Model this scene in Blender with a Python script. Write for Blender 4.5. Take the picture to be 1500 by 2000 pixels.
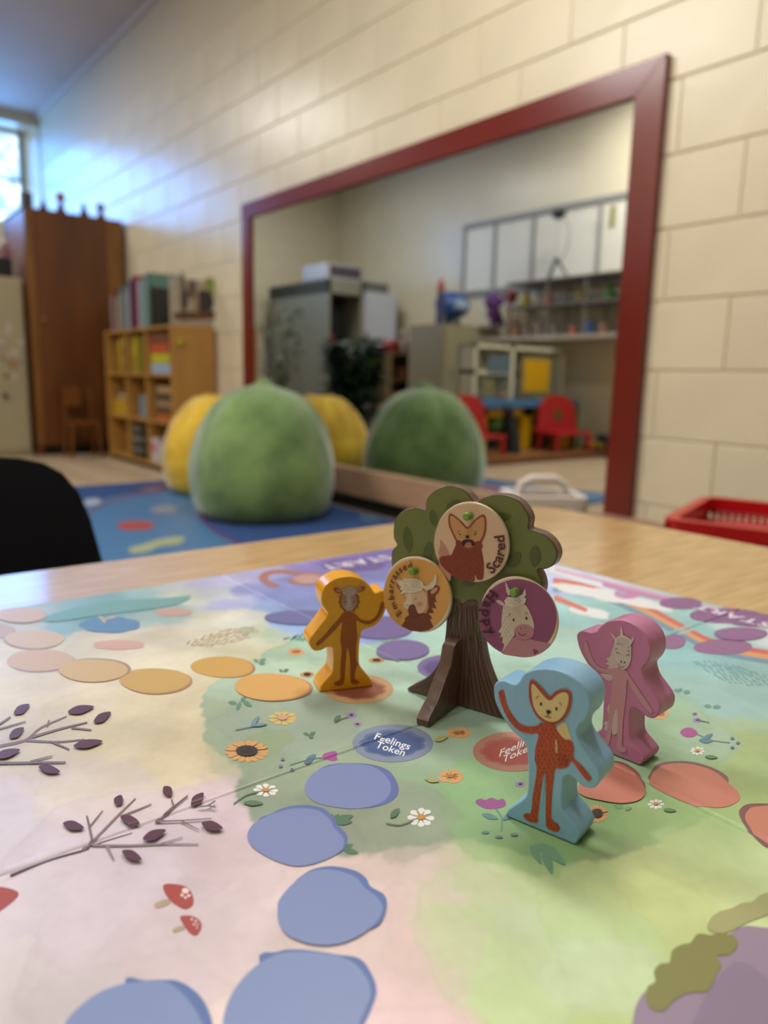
import bpy, bmesh, math, random
import numpy as np
from mathutils import Vector, Matrix
random.seed(7)
S = bpy.context.scene
for o in list(bpy.data.objects): bpy.data.objects.remove(o)
C = S.collection

# ---------------------------------------------------------------- camera
F, PITCH, ROLL, YAW, H = 1437., .1782, .02286, .6745, .60
FW = np.array([math.sin(YAW)*math.cos(PITCH), math.cos(YAW)*math.cos(PITCH), -math.sin(PITCH)])
RT = np.array([math.cos(YAW), -math.sin(YAW), 0.]); UP = np.cross(RT, FW)
RT, UP = math.cos(ROLL)*RT+math.sin(ROLL)*UP, -math.sin(ROLL)*RT+math.cos(ROLL)*UP
EYE = np.array([0, 0, H])
cam = bpy.data.cameras.new('camera'); co = bpy.data.objects.new('camera', cam); C.objects.link(co)
cam.sensor_fit = 'VERTICAL'; cam.sensor_height = 24; cam.lens = F/2000*24
cam.clip_start = .02; cam.clip_end = 60
cam.dof.use_dof = True; cam.dof.focus_distance = .30; cam.dof.aperture_fstop = 4.9
M = Matrix.Identity(4)
for i in range(3):
    M[i][0] = RT[i]; M[i][1] = UP[i]; M[i][2] = -FW[i]; M[i][3] = EYE[i]
co.matrix_world = M
S.camera = co
# ---------------------------------------------------------------- world and light
W = bpy.data.worlds.new('world'); S.world = W; W.use_nodes = True
bg = W.node_tree.nodes['Background']; bg.inputs[0].default_value = (.30, .62, 1., 1); bg.inputs[1].default_value = 3.2
S.view_settings.view_transform = 'Standard'; S.view_settings.look = 'None'
S.view_settings.gamma = 1; S.view_settings.use_curve_mapping = False
S.view_settings.exposure = 0.12
def area(name, loc, rot, sx, sy, power, col):
    l = bpy.data.lights.new(name, 'AREA'); l.shape = 'RECTANGLE'; l.size = sx; l.size_y = sy
    l.energy = power; l.color = col
    o = bpy.data.objects.new(name, l); C.objects.link(o); o.location = loc; o.rotation_euler = rot
    return o
WALLX, FARY, LEFTX, NEARY, CEIL = 2.042, 7.9, -1.42, -2.6, 2.96
wd_ = area('window_daylight', (1.07, FARY+.27, 2.42), (math.radians(-84), 0, 0), 1.68, .80, 28, (.05, .32, 1.)); wd_.data.spread = math.radians(150)
LIGHTS = [(.25, 6.1), (-.75, 3.1), (1.05, 1.2), (-.7, .3)]
LPOW = [22, 38, 20, 7]

# ---------------------------------------------------------------- helpers
def at(px, py, ax, v):
    d = FW+(px-750)/F*RT-(py-1000)/F*UP
    return EYE+d*((v-EYE[ax])/d[ax])
def mir(px, py, ax, v):          # the real point whose reflection in the mirror is seen there
    a = at(px, py, ax, v); a[0] = 2*WALLX-a[0]; return a
def lin(c):
    if isinstance(c, str): c = [int(c[i:i+2], 16) for i in (0, 2, 4)]
    return [((x/255+.055)/1.055)**2.4 if x > 10 else x/255/12.92 for x in c]
MATS = {}
def mat(name, col, rough=.5, metal=0, noise=0, scale=20, bump=0, stretch=(1, 1, 1), col2=None, coat=0, emit=0, sheen=0, spec=.5, bscale=None):
    if name in MATS: return MATS[name]
    m = bpy.data.materials.new(name); MATS[name] = m; m.use_nodes = True
    nt = m.node_tree; b = nt.nodes['Principled BSDF']
    c = (*lin(col), 1)
    b.inputs['Base Color'].default_value = c; b.inputs['Roughness'].default_value = rough
    b.inputs['Metallic'].default_value = metal; b.inputs['Coat Weight'].default_value = coat
    b.inputs['Coat Roughness'].default_value = .12
    b.inputs['Specular IOR Level'].default_value = spec
    if sheen: b.inputs['Sheen Weight'].default_value = sheen; b.inputs['Sheen Roughness'].default_value = .4
    if emit: b.inputs['Emission Color'].default_value = c; b.inputs['Emission Strength'].default_value = emit
    if noise or bump or col2:
        tc = nt.nodes.new('ShaderNodeTexCoord'); mp = nt.nodes.new('ShaderNodeMapping')
        mp.inputs['Scale'].default_value = stretch; nt.links.new(tc.outputs['Object'], mp.inputs[0])
        n = nt.nodes.new('ShaderNodeTexNoise'); n.inputs['Scale'].default_value = scale; n.inputs['Detail'].default_value = 5
        nt.links.new(mp.outputs[0], n.inputs['Vector'])
        if noise or col2:
            r = nt.nodes.new('ShaderNodeValToRGB'); k = noise
            r.color_ramp.elements[0].position = .32; r.color_ramp.elements[1].position = .68
            r.color_ramp.elements[0].color = (*[x*(1-k) for x in c[:3]], 1)
            r.color_ramp.elements[1].color = (*lin(col2), 1) if col2 else (*[min(1, x*(1+k)) for x in c[:3]], 1)
            nt.links.new(n.outputs[0], r.inputs[0]); nt.links.new(r.outputs[0], b.inputs['Base Color'])
        if bump:
            if bscale:
                n2 = nt.nodes.new('ShaderNodeTexNoise'); n2.inputs['Scale'].default_value = bscale
                nt.links.new(mp.outputs[0], n2.inputs['Vector']); n = n2
            bp = nt.nodes.new('ShaderNodeBump'); bp.inputs['Strength'].default_value = bump; bp.inputs['Distance'].default_value = .01
            nt.links.new(n.outputs[0], bp.inputs['Height']); nt.links.new(bp.outputs[0], b.inputs['Normal'])
    return m
def link(name, me, m=None, root=None, label=None, smooth=None):
    o = bpy.data.objects.new(name, me); C.objects.link(o)
    if m:
        for x in (m if isinstance(m, list) else [m]): me.materials.append(x)
    if smooth is not None:
        for p in me.polygons: p.use_smooth = True
        me.set_sharp_from_angle(angle=math.radians(smooth))
    if root:
        o.parent = root
    if label: o['label'] = label
    return o
def tag(o, label, cat, group=None):
    o['label'] = label; o['category'] = cat
    if group: o['group'] = group
    return o
def thing(name, label, cat, loc=(0, 0, 0), group=None, rz=0):
    o = bpy.data.objects.new(name, None); C.objects.link(o); o.location = [float(v) for v in loc]; o.rotation_euler.z = rz
    o.empty_display_size = .02
    return tag(o, label, cat, group)
class B:                                     # collects shapes for one mesh; world coordinates unless told
    def __init__(s): s.bm = bmesh.new()
    def box(s, lo, hi, bev=0, rot=None):
        lo = [float(v) for v in lo]; hi = [float(v) for v in hi]
        lo, hi = [min(a, b) for a, b in zip(lo, hi)], [max(a, b) for a, b in zip(lo, hi)]
        r = bmesh.ops.create_cube(s.bm, size=1); vs = r['verts']
        c = Vector([(a+b)/2 for a, b in zip(lo, hi)]); d = [b-a for a, b in zip(lo, hi)]
        for v in vs: v.co = Vector([v.co[i]*d[i] for i in range(3)])
        if rot: bmesh.ops.transform(s.bm, matrix=rot, verts=vs)
        for v in vs: v.co += c
        if bev:
            es = list({e for v in vs for e in v.link_edges})
            bmesh.ops.bevel(s.bm, geom=es, offset=bev, segments=2, affect='EDGES', profile=.5)
        return s
    def tube(s, pts, r, n=10, r2=None, caps=True):
        pts = [Vector([float(q) for q in p]) for p in pts]; rings = []
        ref = None
        for i, p in enumerate(pts):
            t = (pts[min(i+1, len(pts)-1)]-pts[max(i-1, 0)]).normalized()
            if ref is None: ref = t.orthogonal().normalized()
            ref = (ref-t*ref.dot(t)).normalized(); bn = t.cross(ref)
            rr = r[i] if isinstance(r, (list, tuple)) else (r if r2 is None else r+(r2-r)*i/(len(pts)-1))
            rings.append([s.bm.verts.new(p+(ref*math.cos(a)+bn*math.sin(a))*rr) for a in [2*math.pi*k/n for k in range(n)]])
        for a, b in zip(rings, rings[1:]):
            for k in range(n): s.bm.faces.new((a[k], a[(k+1) % n], b[(k+1) % n], b[k]))
        if caps: s.bm.faces.new(rings[0][::-1]); s.bm.faces.new(rings[-1])
        return s
    def lathe(s, prof, c=(0, 0, 0), n=32, sx=1, sy=1):
        rings = []
        for r, z in prof:
            rings.append([s.bm.verts.new((c[0]+r*sx*math.cos(2*math.pi*k/n), c[1]+r*sy*math.sin(2*math.pi*k/n), c[2]+z)) for k in range(n)])
        for a, b in zip(rings, rings[1:]):
            for k in range(n): s.bm.faces.new((a[k], a[(k+1) % n], b[(k+1) % n], b[k]))
        s.bm.faces.new(rings[0][::-1]); s.bm.faces.new(rings[-1])
        return s
    def ball(s, c, r, sc=(1, 1, 1), u=16, v=10):
        q = bmesh.ops.create_uvsphere(s.bm, u_segments=u, v_segments=v, radius=r)
        for w in q['verts']: w.co = Vector([float(c[i])+w.co[i]*sc[i] for i in range(3)])
        return s
    def prism(s, poly, org, eu, ev, n, depth, bev=0, seg=2):   # polygon in the (eu, ev) plane pushed along n
        org, eu, ev, n = [Vector([float(q) for q in w]) for w in (org, eu, ev, n)]
        vs = [s.bm.verts.new(org+eu*float(a)+ev*float(b)) for a, b in poly]
        f = s.bm.faces.new(vs); f.normal_update()
        if f.normal.dot(n) > 0: f.normal_flip()
        r = bmesh.ops.extrude_face_region(s.bm, geom=[f], use_keep_orig=True)
        nv = [g for g in r['geom'] if isinstance(g, bmesh.types.BMVert)]
        for v in nv: v.co += n*depth
        nf = [g for g in r['geom'] if isinstance(g, bmesh.types.BMFace)]
        bmesh.ops.recalc_face_normals(s.bm, faces=s.bm.faces[:])
        if bev:
            es = set(f.edges)
            for g in nf: es |= set(g.edges)
            bmesh.ops.bevel(s.bm, geom=list(es), offset=bev, segments=seg, affect='EDGES', profile=.5, clamp_overlap=True)
        return s
    def make(s, name, m, root=None, label=None, smooth=35, world=True):
        bmesh.ops.recalc_face_normals(s.bm, faces=s.bm.faces[:])
        me = bpy.data.meshes.new(name); s.bm.to_mesh(me); s.bm.free()
        if root is not None and world:
            me.transform(Matrix.Rotation(-root.rotation_euler.z, 4, 'Z') @ Matrix.Translation(-root.location))
        o = link(name, me, m, root, label, smooth)
        if smooth is not None:
            w = o.modifiers.new('weighted', 'WEIGHTED_NORMAL'); w.keep_sharp = True; w.weight = 80
        return o
def boxpart(name, lo, hi, m, root=None, bev=.004, label=None, world=True):
    return B().box(lo, hi, bev).make(name, m, root, label, 35, world)
def cr(pts, k=5, closed=True):               # Catmull-Rom smoothing
    P = [np.array(p, float) for p in pts]; n = len(P); out = []
    for i in range(n if closed else n-1):
        if closed: a, b, c, d = P[i-1], P[i], P[(i+1) % n], P[(i+2) % n]
        else: a, b, c, d = P[max(i-1, 0)], P[i], P[i+1], P[min(i+2, n-1)]
        for j in range(k):
            t = j/k
            out.append(.5*(2*b+(c-a)*t+(2*a-5*b+4*c-d)*t*t+(3*b-a-3*c+d)*t**3))
    if not closed: out.append(P[-1])
    return out
def inside(p, poly):
    x, y = p; r = False; n = len(poly)
    for i in range(n):
        (x1, y1), (x2, y2) = poly[i][:2], poly[i-1][:2]
        if (y1 > y) != (y2 > y) and x < (x2-x1)*(y-y1)/(y2-y1)+x1: r = not r
    return r
def ell(cx, cy, rx, ry, n=20, rot=0, wob=0, seed=0):
    rg = random.Random(seed); ph = rg.random()*6; out = []
    for k in range(n):
        a = 2*math.pi*k/n; w = 1+wob*math.sin(2*a+ph)+wob*.7*math.sin(3*a+2*ph)
        x, y = rx*w*math.cos(a), ry*w*math.sin(a)
        out.append((cx+x*math.cos(rot)-y*math.sin(rot), cy+x*math.sin(rot)+y*math.cos(rot)))
    return out
def ink(c):
    c = c if isinstance(c, str) else '%02x%02x%02x' % tuple(c)
    return mat('print_ink_'+c, c, .42)
class Print:                                  # flat printing laid on a real surface
    def __init__(s, P3, n, base=5e-5, step=4e-5): s.P3 = P3; s.n = np.array(n, float); s.z = base; s.st = step*1.4; s.bm = bmesh.new(); s.m = []
    def add(s, poly, c, smooth=0, lift=1):
        if smooth: poly = cr(poly, smooth)
        mt = ink(c)
        if mt not in s.m: s.m.append(mt)
        s.z += s.st*lift
        try:
            f = s.bm.faces.new([s.bm.verts.new(Vector([float(q) for q in (s.P3(*p)+s.n*s.z)])) for p in poly])
            f.normal_update()
            if f.normal.dot(Vector(s.n.tolist())) < 0: f.normal_flip()
            f.material_index = s.m.index(mt)
        except ValueError: pass
        return s
    def line(s, pts, w, c, smooth=4, w2=None, lift=1, dot=False):
        P = cr(pts, smooth, False) if smooth and len(pts) > 2 else [np.array(p, float) for p in pts]
        L, R = [], []; n = len(P)
        for i, p in enumerate(P):
            t = P[min(i+1, n-1)]-P[max(i-1, 0)]; t = t/max(1e-9, np.hypot(*t)); q = np.array([-t[1], t[0]])
            ww = (w+(w2-w)*i/(n-1) if w2 is not None else w)/2
            L.append(p+q*ww); R.append(p-q*ww)
        t0 = P[0]-P[1]; t0 = t0/np.hypot(*t0)*w*.35; t1 = P[-1]-P[-2]; t1 = t1/np.hypot(*t1)*(w2 if w2 is not None else w)*.35
        return s.add([P[0]+t0]+L+[P[-1]+t1]+R[::-1], c, 0, lift)
    def dashes(s, poly, c, dx, dy, ln, w, ang=1.57, jit=.25, seed=1, wob=.3):
        rg = random.Random(seed); xs = [p[0] for p in poly]; ys = [p[1] for p in poly]; s.z += s.st
        y = min(ys); row = 0
        while y < max(ys):
            x = min(xs)+(row % 2)*dx/2
            while x < max(xs):
                q = (x+rg.uniform(-jit, jit)*dx, y+rg.uniform(-jit, jit)*dy)
                if inside(q, poly):
                    a = ang+rg.uniform(-wob, wob); vx, vy = math.cos(a)*ln/2, math.sin(a)*ln/2
                    if inside((q[0]+vx, q[1]+vy), poly) and inside((q[0]-vx, q[1]-vy), poly):
                        s.line([(q[0]-vx, q[1]-vy), q, (q[0]+vx, q[1]+vy)], w, c, 0, w*.6, lift=0)
                x += dx
            y += dy; row += 1
        return s
    def text(s, txt, O, eu, ev, size, c, weight=0., lift=1, gap=0):   # straight text; O start of baseline, eu/ev unit directions in print units
        s.z += s.st*lift; x = 0.
        for ch in txt:
            vs, fs, adv = glyph(ch, weight); s.glyph(vs, fs, O, eu, ev, size, c, x); x += adv+gap
    def glyph(s, vs, fs, O, eu, ev, size, c, x0=0):
        mt = ink(c)
        if mt not in s.m: s.m.append(mt)
        nv = []
        for (x, y) in vs:
            q = (O[0]+((x+x0)*eu[0]+y*ev[0])*size, O[1]+((x+x0)*eu[1]+y*ev[1])*size)
            nv.append(s.bm.verts.new(Vector([float(k) for k in (s.P3(*q)+s.n*s.z)])))
        for f in fs:
            try:
                g = s.bm.faces.new([nv[i] for i in f]); g.normal_update(); g.material_index = s.m.index(mt)
                if g.normal.dot(Vector(s.n.tolist())) < 0: g.normal_flip()
            except ValueError: pass
    def make(s, name, root, label=None, fold=None):
        if fold: fold(s.bm)
        me = bpy.data.meshes.new(name); s.bm.to_mesh(me); s.bm.free()
        if root is not None: me.transform(Matrix.Translation(-root.location))
        return link(name, me, s.m, root, label)
GL = {}
def glyph(ch, w=0.):
    k = (ch, w)
    if k not in GL:
        def mk(t):
            cu = bpy.data.curves.new('glyph', 'FONT'); cu.body = t; cu.offset = w; cu.resolution_u = 3; cu.fill_mode = 'FRONT' if hasattr(cu, 'fill_mode') else cu.fill_mode
            o = bpy.data.objects.new('glyph', cu); C.objects.link(o); bpy.context.view_layer.update()
            me = bpy.data.meshes.new_from_object(o); vs = [(v.co.x, v.co.y) for v in me.vertices]; fs = [tuple(p.vertices) for p in me.polygons]
            bpy.data.objects.remove(o); bpy.data.meshes.remove(me); bpy.data.curves.remove(cu)
            return vs, fs
        vs, fs = mk(ch)
        a, _ = mk(ch+'l'); b, _ = mk('l')
        adv = max(v[0] for v in a)-max(v[0] for v in b) if ch != ' ' else .3
        GL[k] = (vs, fs, adv)
    return GL[k]

# ---------------------------------------------------------------- room
m_wall = mat('painted_block', 'd2c8ae', .30, noise=.04, scale=3, bump=.16, bscale=7)
m_mortar = mat('painted_mortar', 'c9bea1', .45)
m_ceil = mat('ceiling_paint', 'b9aea6', .7, noise=.04, scale=2)
m_floor = mat('floor_vinyl', 'b5a084', .35, noise=.06, scale=5)
def struct(o): o['kind'] = 'structure'; return o
fl = struct(boxpart('floor', (LEFTX-.2, NEARY-.2, -.1), (WALLX+.2, FARY+.4, -.004), mat('tile_joint', '8f7f6c', .6), bev=0))
tile = B().box((-.1505, -.1505, -.004), (.1505, .1505, 0), .0008); tile_me = None
k = 0
for i in range(12):
    for j in range(19):
        x, y = LEFTX+.15+i*.3048, 7.6-j*.3048
        if x > WALLX: continue
        if tile_me is None:
            t = tile.make('floor_tile', m_floor, fl, world=False); tile_me = t.data
        else: t = link('floor_tile', tile_me, None, fl)
        t.location = (x, y, 0)
struct(boxpart('ceiling', (LEFTX-.2, NEARY-.2, CEIL), (WALLX+.2, FARY+.5, CEIL+.1), m_ceil, bev=0))
wr = struct(boxpart('wall_right', (WALLX+.004, NEARY-.1, 0), (WALLX+.2, FARY+.1, CEIL), m_mortar, bev=0))
blk = B().box((-.0042, -.2005, -.0985), (.0022, .2005, .0985), .0022).make('block', m_wall, wr, smooth=None, world=False)
first = True; n = 0
for c in range(-1, 12):
    z = .6435+.2032*(c-2)-.1016
    if z < -.05: continue
    zc = z
    for j in range(-3, 22):
        y = 1.05+.2032+j*.4064+(0 if c % 2 == 1 else .2032)
        if y < .0 or y > FARY-.1 or zc+.1 > CEIL+.1: continue
        o = blk if first else link('block', blk.data, None, wr); first = False
        o.location = (WALLX+.004, y, zc); n += 1
wf = struct(B().box((LEFTX-.1, FARY+.004, 0), (WALLX+.1, FARY+.36, 1.98)).box((LEFTX-.1, FARY+.004, 2.86), (WALLX+.1, FARY+.36, CEIL))
     .prism([(2.035, FARY+.004), (2.14, FARY+.004), (2.14, FARY+.36), (1.955, FARY+.36)], (0, 0, 1.97), (1, 0, 0), (0, 1, 0), (0, 0, 1), .90).box((LEFTX-.1, FARY+.004, 1.97), (.2, FARY+.36, 2.87)).make('wall_far', m_wall))
b2 = B().box((-.2005, -.0022, -.0985), (.2005, .010, .0985), .0022).make('block', m_wall, wf, smooth=None, world=False); first = True
for c in range(13):
    z = .034+.2032*c-.1016+.2032
    for j in range(9):
        x = LEFTX+.2+j*.4064+(0 if c % 2 else -.2032)
        if x > 1.98 or x < LEFTX: continue
        if 1.9 < z < 2.9 and .05 < x < 1.90: continue
        if 1.9 < z < 2.9 and x > 1.7: continue
        o = b2 if first else link('block', b2.data, None, wf); first = False
        o.location = (x, FARY+.004, z)
struct(boxpart('wall_left', (LEFTX-.15, NEARY-.1, 0), (LEFTX, FARY+.1, CEIL), m_wall, bev=0))
struct(boxpart('wall_near', (LEFTX-.1, NEARY-.15, 0), (WALLX+.1, NEARY, CEIL), m_wall, bev=0))
struct(boxpart('baseboard_right', (WALLX-.012, NEARY, 0), (WALLX+.01, FARY, .062), mat('black_rubber', '0e0d0d', .5)))
struct(boxpart('trim_ceiling', (WALLX-.03, .2, CEIL-.035), (WALLX, FARY, CEIL), mat('ceiling_trim', 'c9bdb2', .5)))
# window of frosted panes with daylight behind
wn = bpy.data.objects.new('window_1', None); C.objects.link(wn); wn['kind'] = 'structure'; wn.location = (.6, FARY+.2, 2.42)
m_fr = mat('window_paint', 'a9b4c4', .4)
fb = B().box((.2, FARY+.29, 1.98), (1.97, FARY+.34, 2.01)).box((.2, FARY+.29, 2.83), (1.97, FARY+.34, 2.86))
fb.box((.2, FARY+.29, 2.405), (1.97, FARY+.34, 2.435))
for k in range(5): x = 1.94-k*.415; fb.box((x-.015, FARY+.29, 1.98), (x+.015, FARY+.34, 2.86))
fb.make('window_frame', m_fr, wn)
m_pane = mat('window_pane', '4aa4ea', .3, noise=.35, scale=6, col2='e6f6ff', emit=0)
pb = m_pane.node_tree.nodes['Principled BSDF']
m_pane.node_tree.links.new(m_pane.node_tree.nodes['Color Ramp'].outputs[0], pb.inputs['Emission Color']); pb.inputs['Emission Strength'].default_value = 2.0
for k in range(4):
    for z0, z1 in ((2.01, 2.405), (2.435, 2.83)):
        boxpart('pane', (1.94-k*.415-.40, FARY+.31, z0), (1.94-k*.415-.015, FARY+.32, z1), m_pane, wn, bev=0)
# ceiling light fixtures
m_dif = mat('light_diffuser', 'fff6e8', .4, emit=7)
m_lf = mat('fixture_metal', 'dcd8d0', .4)
LN = ['near the far window', 'over the middle of the room', 'above the low table', 'behind the table']
for (x, y), pw, ln in zip(LIGHTS, LPOW, LN):
    t = thing('ceiling_light', 'rectangular white ceiling light fixture '+ln, 'light', (x, y, CEIL), 'ceiling light fixtures')
    B().box((x-.17, y-.62, CEIL-.06), (x+.17, y-.60, CEIL)).box((x-.17, y+.60, CEIL-.06), (x+.17, y+.62, CEIL)).box((x-.17, y-.6, CEIL-.06), (x-.15, y+.6, CEIL)).box((x+.15, y-.6, CEIL-.06), (x+.17, y+.6, CEIL)).make('frame', m_lf, t)
    boxpart('diffuser', (x-.15, y-.6, CEIL-.05), (x+.15, y+.6, CEIL-.04), m_dif, t, bev=0)
    area('fixture_lamp', (x, y, CEIL-.065), (0, 0, 0), .3, 1.2, pw*1.42, (1., .985, .955))

# ---------------------------------------------------------------- wall mirror
m_red = mat('red_frame_paint', '681c13', .22, noise=.06, scale=4)
m_rail = mat('pinkish_wood', 'a08066', .45, noise=.1, scale=14, stretch=(3, .4, 3))
mr = thing('wall_mirror', 'long wall mirror in a red painted frame on the cream block wall', 'mirror', (WALLX, 2.56, .06))
X0, X1 = WALLX-.028, WALLX-.001
mg = bpy.data.materials.new('mirror_silver'); mg.use_nodes = True
g = mg.node_tree.nodes['Principled BSDF']; g.inputs['Metallic'].default_value = 1; g.inputs['Roughness'].default_value = .015; g.inputs['Base Color'].default_value = (.70, .72, .70, 1)
boxpart('mirror_glass', (WALLX-.014, 1.36, .17), (WALLX-.004, 3.77, 1.47), mg, mr, bev=0)
B().prism([(1.293, 1.522), (3.829, 1.522), (3.742, 1.444), (1.388, 1.432)], (X0, 0, 0), (0, 1, 0), (0, 0, 1), (1, 0, 0), .027, .002).make('frame_rail', m_red, mr)
B().prism([(1.293, 1.522), (1.388, 1.432), (1.388, .19), (1.293, .19)], (X0, 0, 0), (0, 1, 0), (0, 0, 1), (1, 0, 0), .027, .002).make('frame_stile', m_red, mr)
B().prism([(3.829, 1.522), (3.742, 1.444), (3.742, .19), (3.829, .19)], (X0, 0, 0), (0, 1, 0), (0, 0, 1), (1, 0, 0), .027, .002).make('frame_stile', m_red, mr)
boxpart('bottom_rail', (X0-.012, 1.15, .064), (X1, 3.86, .19), m_rail, mr, label='unpainted wooden bottom rail')

# ---------------------------------------------------------------- table
TZ = .4425
m_oak = mat('oak_laminate', 'b8945c', .23, noise=.10, scale=9, stretch=(2, 14, 2), col2='cba873', coat=.3)
tb = thing('classroom_table', 'low classroom table with light oak laminate top under the game board', 'table', (.1, .0, 0))
def rrect(x0, y0, x1, y1, r, n=6):
    o = []
    for cx, cy, a in ((x1-r, y1-r, 0), (x0+r, y1-r, 90), (x0+r, y0+r, 180), (x1-r, y0+r, 270)):
        o += [(cx+r*math.cos(math.radians(a+90*k/n)), cy+r*math.sin(math.radians(a+90*k/n))) for k in range(n+1)]
    return o
B().prism(rrect(-.62, -.42, .756, .622, .05), (0, 0, TZ), (1, 0, 0), (0, 1, 0), (0, 0, -1), .024, .002).make('tabletop', m_oak, tb)
B().prism(rrect(-.6205, -.4205, .7565, .6225, .05), (0, 0, TZ-.0035), (1, 0, 0), (0, 1, 0), (0, 0, -1), .018, .001).make('edge_band', mat('edge_band_brown', '8a6a48', .4), tb)
for x in (-.52, .66):
    for y in (-.32, .52): 
        l = B().tube([(x, y, TZ-.024), (x, y, .02)], .016, 14).make('leg', mat('table_chrome', '9a9a9c', .25, 1), tb)
        B().lathe([(.019, 0), (.021, .008), (.018, .03)], (x, y, 0), 14).make('glide', mat('black_plastic', '151515', .5), l, world=False)

# ---------------------------------------------------------------- game board
BT = .445; BX0, BX1, BY0, BY1, FX, FY = -.012, .508, -.058, .519, .2515, .2335
m_side = mat('board_edge', 'd9d4cc', .6)
gb = thing('game_board', 'large fold-out paper-printed game board with watercolour meadow and coloured path spots', 'game board', ((BX0+BX1)/2, (BY0+BY1)/2, TZ))
def groove(x, y): 
    g = 0
    for d in (x-FX, y-FY):
        g = g+(-.00055*np.exp(-(d/.0006)**2)+.00018*np.exp(-((np.abs(d)-.0022)/.0012)**2))
    return g
def fold(bm):
    for d in (-.0075, -.0055, -.0042, -.003, -.0018, -.001, -.0004, 0, .0004, .001, 0.0018, .003, .0042, .0055, .0075):
        for co_, no_ in (((FX+d, 0, 0), (1, 0, 0)), ((0, FY+d, 0), (0, 1, 0))):
            bmesh.ops.bisect_plane(bm, geom=bm.verts[:]+bm.edges[:]+bm.faces[:], plane_co=co_, plane_no=no_)
    for v in bm.verts: v.co.z += float(groove(v.co.x, v.co.y))
rs = np.random.RandomState(3)
def vnoise(x, y, f, seed):
    g = np.random.RandomState(seed).rand(256, 256); x = x*f+37.3; y = y*f+11.7
    xi = np.floor(x).astype(int); yi = np.floor(y).astype(int); a = x-xi; b = y-yi; a = a*a*(3-2*a); b = b*b*(3-2*b)
    q = lambda i, j: g[(xi+i) % 256, (yi+j) % 256]
    return (q(0, 0)*(1-a)+q(1, 0)*a)*(1-b)+(q(0, 1)*(1-a)+q(1, 1)*a)*b-.5
def fbm(x, y, f, seed, o=4):
    return sum(vnoise(x, y, f*2**k, seed+k)*.55**k for k in range(o))
# broad watercolour washes: (where on the board, colour)
CP = [(20,1250,'c9bda9'),(150,1350,'d0c4ae'),(120,1400,'cfc3b0'),(300,1250,'cdc4ae'),(300,1400,'d6c9ab'),(400,1480,'cdbb94'),(340,1500,'cfbd96'),(250,1440,'d2c4a6'),(60,1460,'cbbfb4'),
 (250,1530,'cbb8bc'),(400,1560,'cdb9bb'),(100,1560,'cec0c6'),(30,1600,'cfc5cc'),(60,1750,'d2c6c8'),(150,1640,'c8b6bc'),(300,1620,'ccbabd'),(100,1900,'d3c9c6'),(300,1850,'d8c4c3'),(250,1750,'cfbcbe'),
 (450,1650,'c9b3b0'),(480,1720,'d3bdba'),(500,1800,'d9c3be'),(520,1870,'dcc6bd'),(430,1800,'d5bfc0'),(800,1700,'d0b9ae'),(850,1760,'d8c4b8'),(780,1880,'dcc2b8'),(760,1980,'dfc0bd'),(760,1780,'d9bfb4'),(820,1940,'dabfb4'),
 (950,1850,'bccd92'),(900,1800,'b9c78e'),(1000,1780,'c0cda6'),(1100,1820,'bccf98'),(1200,1850,'b4c78a'),(1100,1900,'b6c98e'),(950,1980,'b9cd8c'),(1150,1990,'bacb88'),(1080,1760,'bfcc98'),
 (1000,1700,'b5c48b'),(1200,1740,'bec786'),(1300,1780,'bdc789'),(1350,1680,'b7ca92'),(1450,1680,'b9d09c'),(1480,1780,'bdcf9b'),(1420,1580,'b3c57f'),(1480,1560,'aec07e'),(1350,1900,'aebf80'),(900,1680,'c6bda6'),
 (1480,1430,'a9bb84'),(1460,1350,'8fb4ad'),(1490,1310,'8fb7b2'),(1400,1300,'86b2b4'),(1400,1360,'9ac0bb'),(1340,1240,'86b4b4'),(1200,1200,'9accc6'),(1250,1180,'a6d2cc'),(1150,1220,'8fc0bb'),(1100,1240,'8ab4ac'),
 (1100,1180,'9fd0cc'),(1120,1120,'c3cbe0'),(1180,1140,'cfd6dd'),(1090,1150,'a9b8dc'),(1400,1190,'a8d0cc'),(1480,1230,'c9d2d2'),
 (740,1080,'7a68a8'),(650,1100,'7a6bb0'),(600,1110,'8478b4'),(560,1100,'8d84c0'),(520,1115,'a7a2cc'),(700,1130,'7d7fb8'),(600,1140,'7c7db4'),(450,1140,'b7b4d2'),(480,1150,'8a8ec0'),(560,1170,'7f88c0'),(740,1150,'8a93c9'),
 (600,1190,'7c8cc0'),(720,1190,'93a4d2'),(580,1220,'8aa5cf'),(520,1190,'8fa6cf'),(440,1180,'a8acd0'),(430,1160,'bfc3c8'),(700,1240,'8a9ccb'),(480,1210,'c3c6bd'),(420,1200,'cdccb8'),(380,1170,'c9ccbd'),
 (520,1230,'a4b49a'),(460,1240,'cbc5a8'),(350,1300,'cdc5aa'),(480,1280,'b9b795'),(300,1200,'7fa9ac'),(200,1210,'7fa8b0'),(120,1230,'8fb0b6'),(250,1190,'86acb0'),(60,1235,'c2c0b4'),(160,1250,'cfc7b4'),(330,1185,'9fb8b0'),(230,1270,'cfc6b2'),
 (560,1280,'93ab94'),(620,1260,'93b39c'),(740,1270,'9dbca0')]
CP += [(372,1390,'cfc2a2'),(380,1440,'cfc09c'),(395,1495,'cdbd98'),(430,1545,'cbb7b6'),(455,1600,'c9b5b6'),(560,1650,'c8b3ae'),(620,1690,'d2bcb4'),(720,1700,'d3bcb0'),(820,1705,'d2bfb0'),(940,1715,'c3c59a'),(1060,1715,'b8c68e'),(1170,1700,'b9c68c'),(1300,1660,'b5c88f'),(1420,1620,'b3c888'),(1440,1540,'a9bd7c'),(1480,1500,'a8bc80')]
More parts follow.
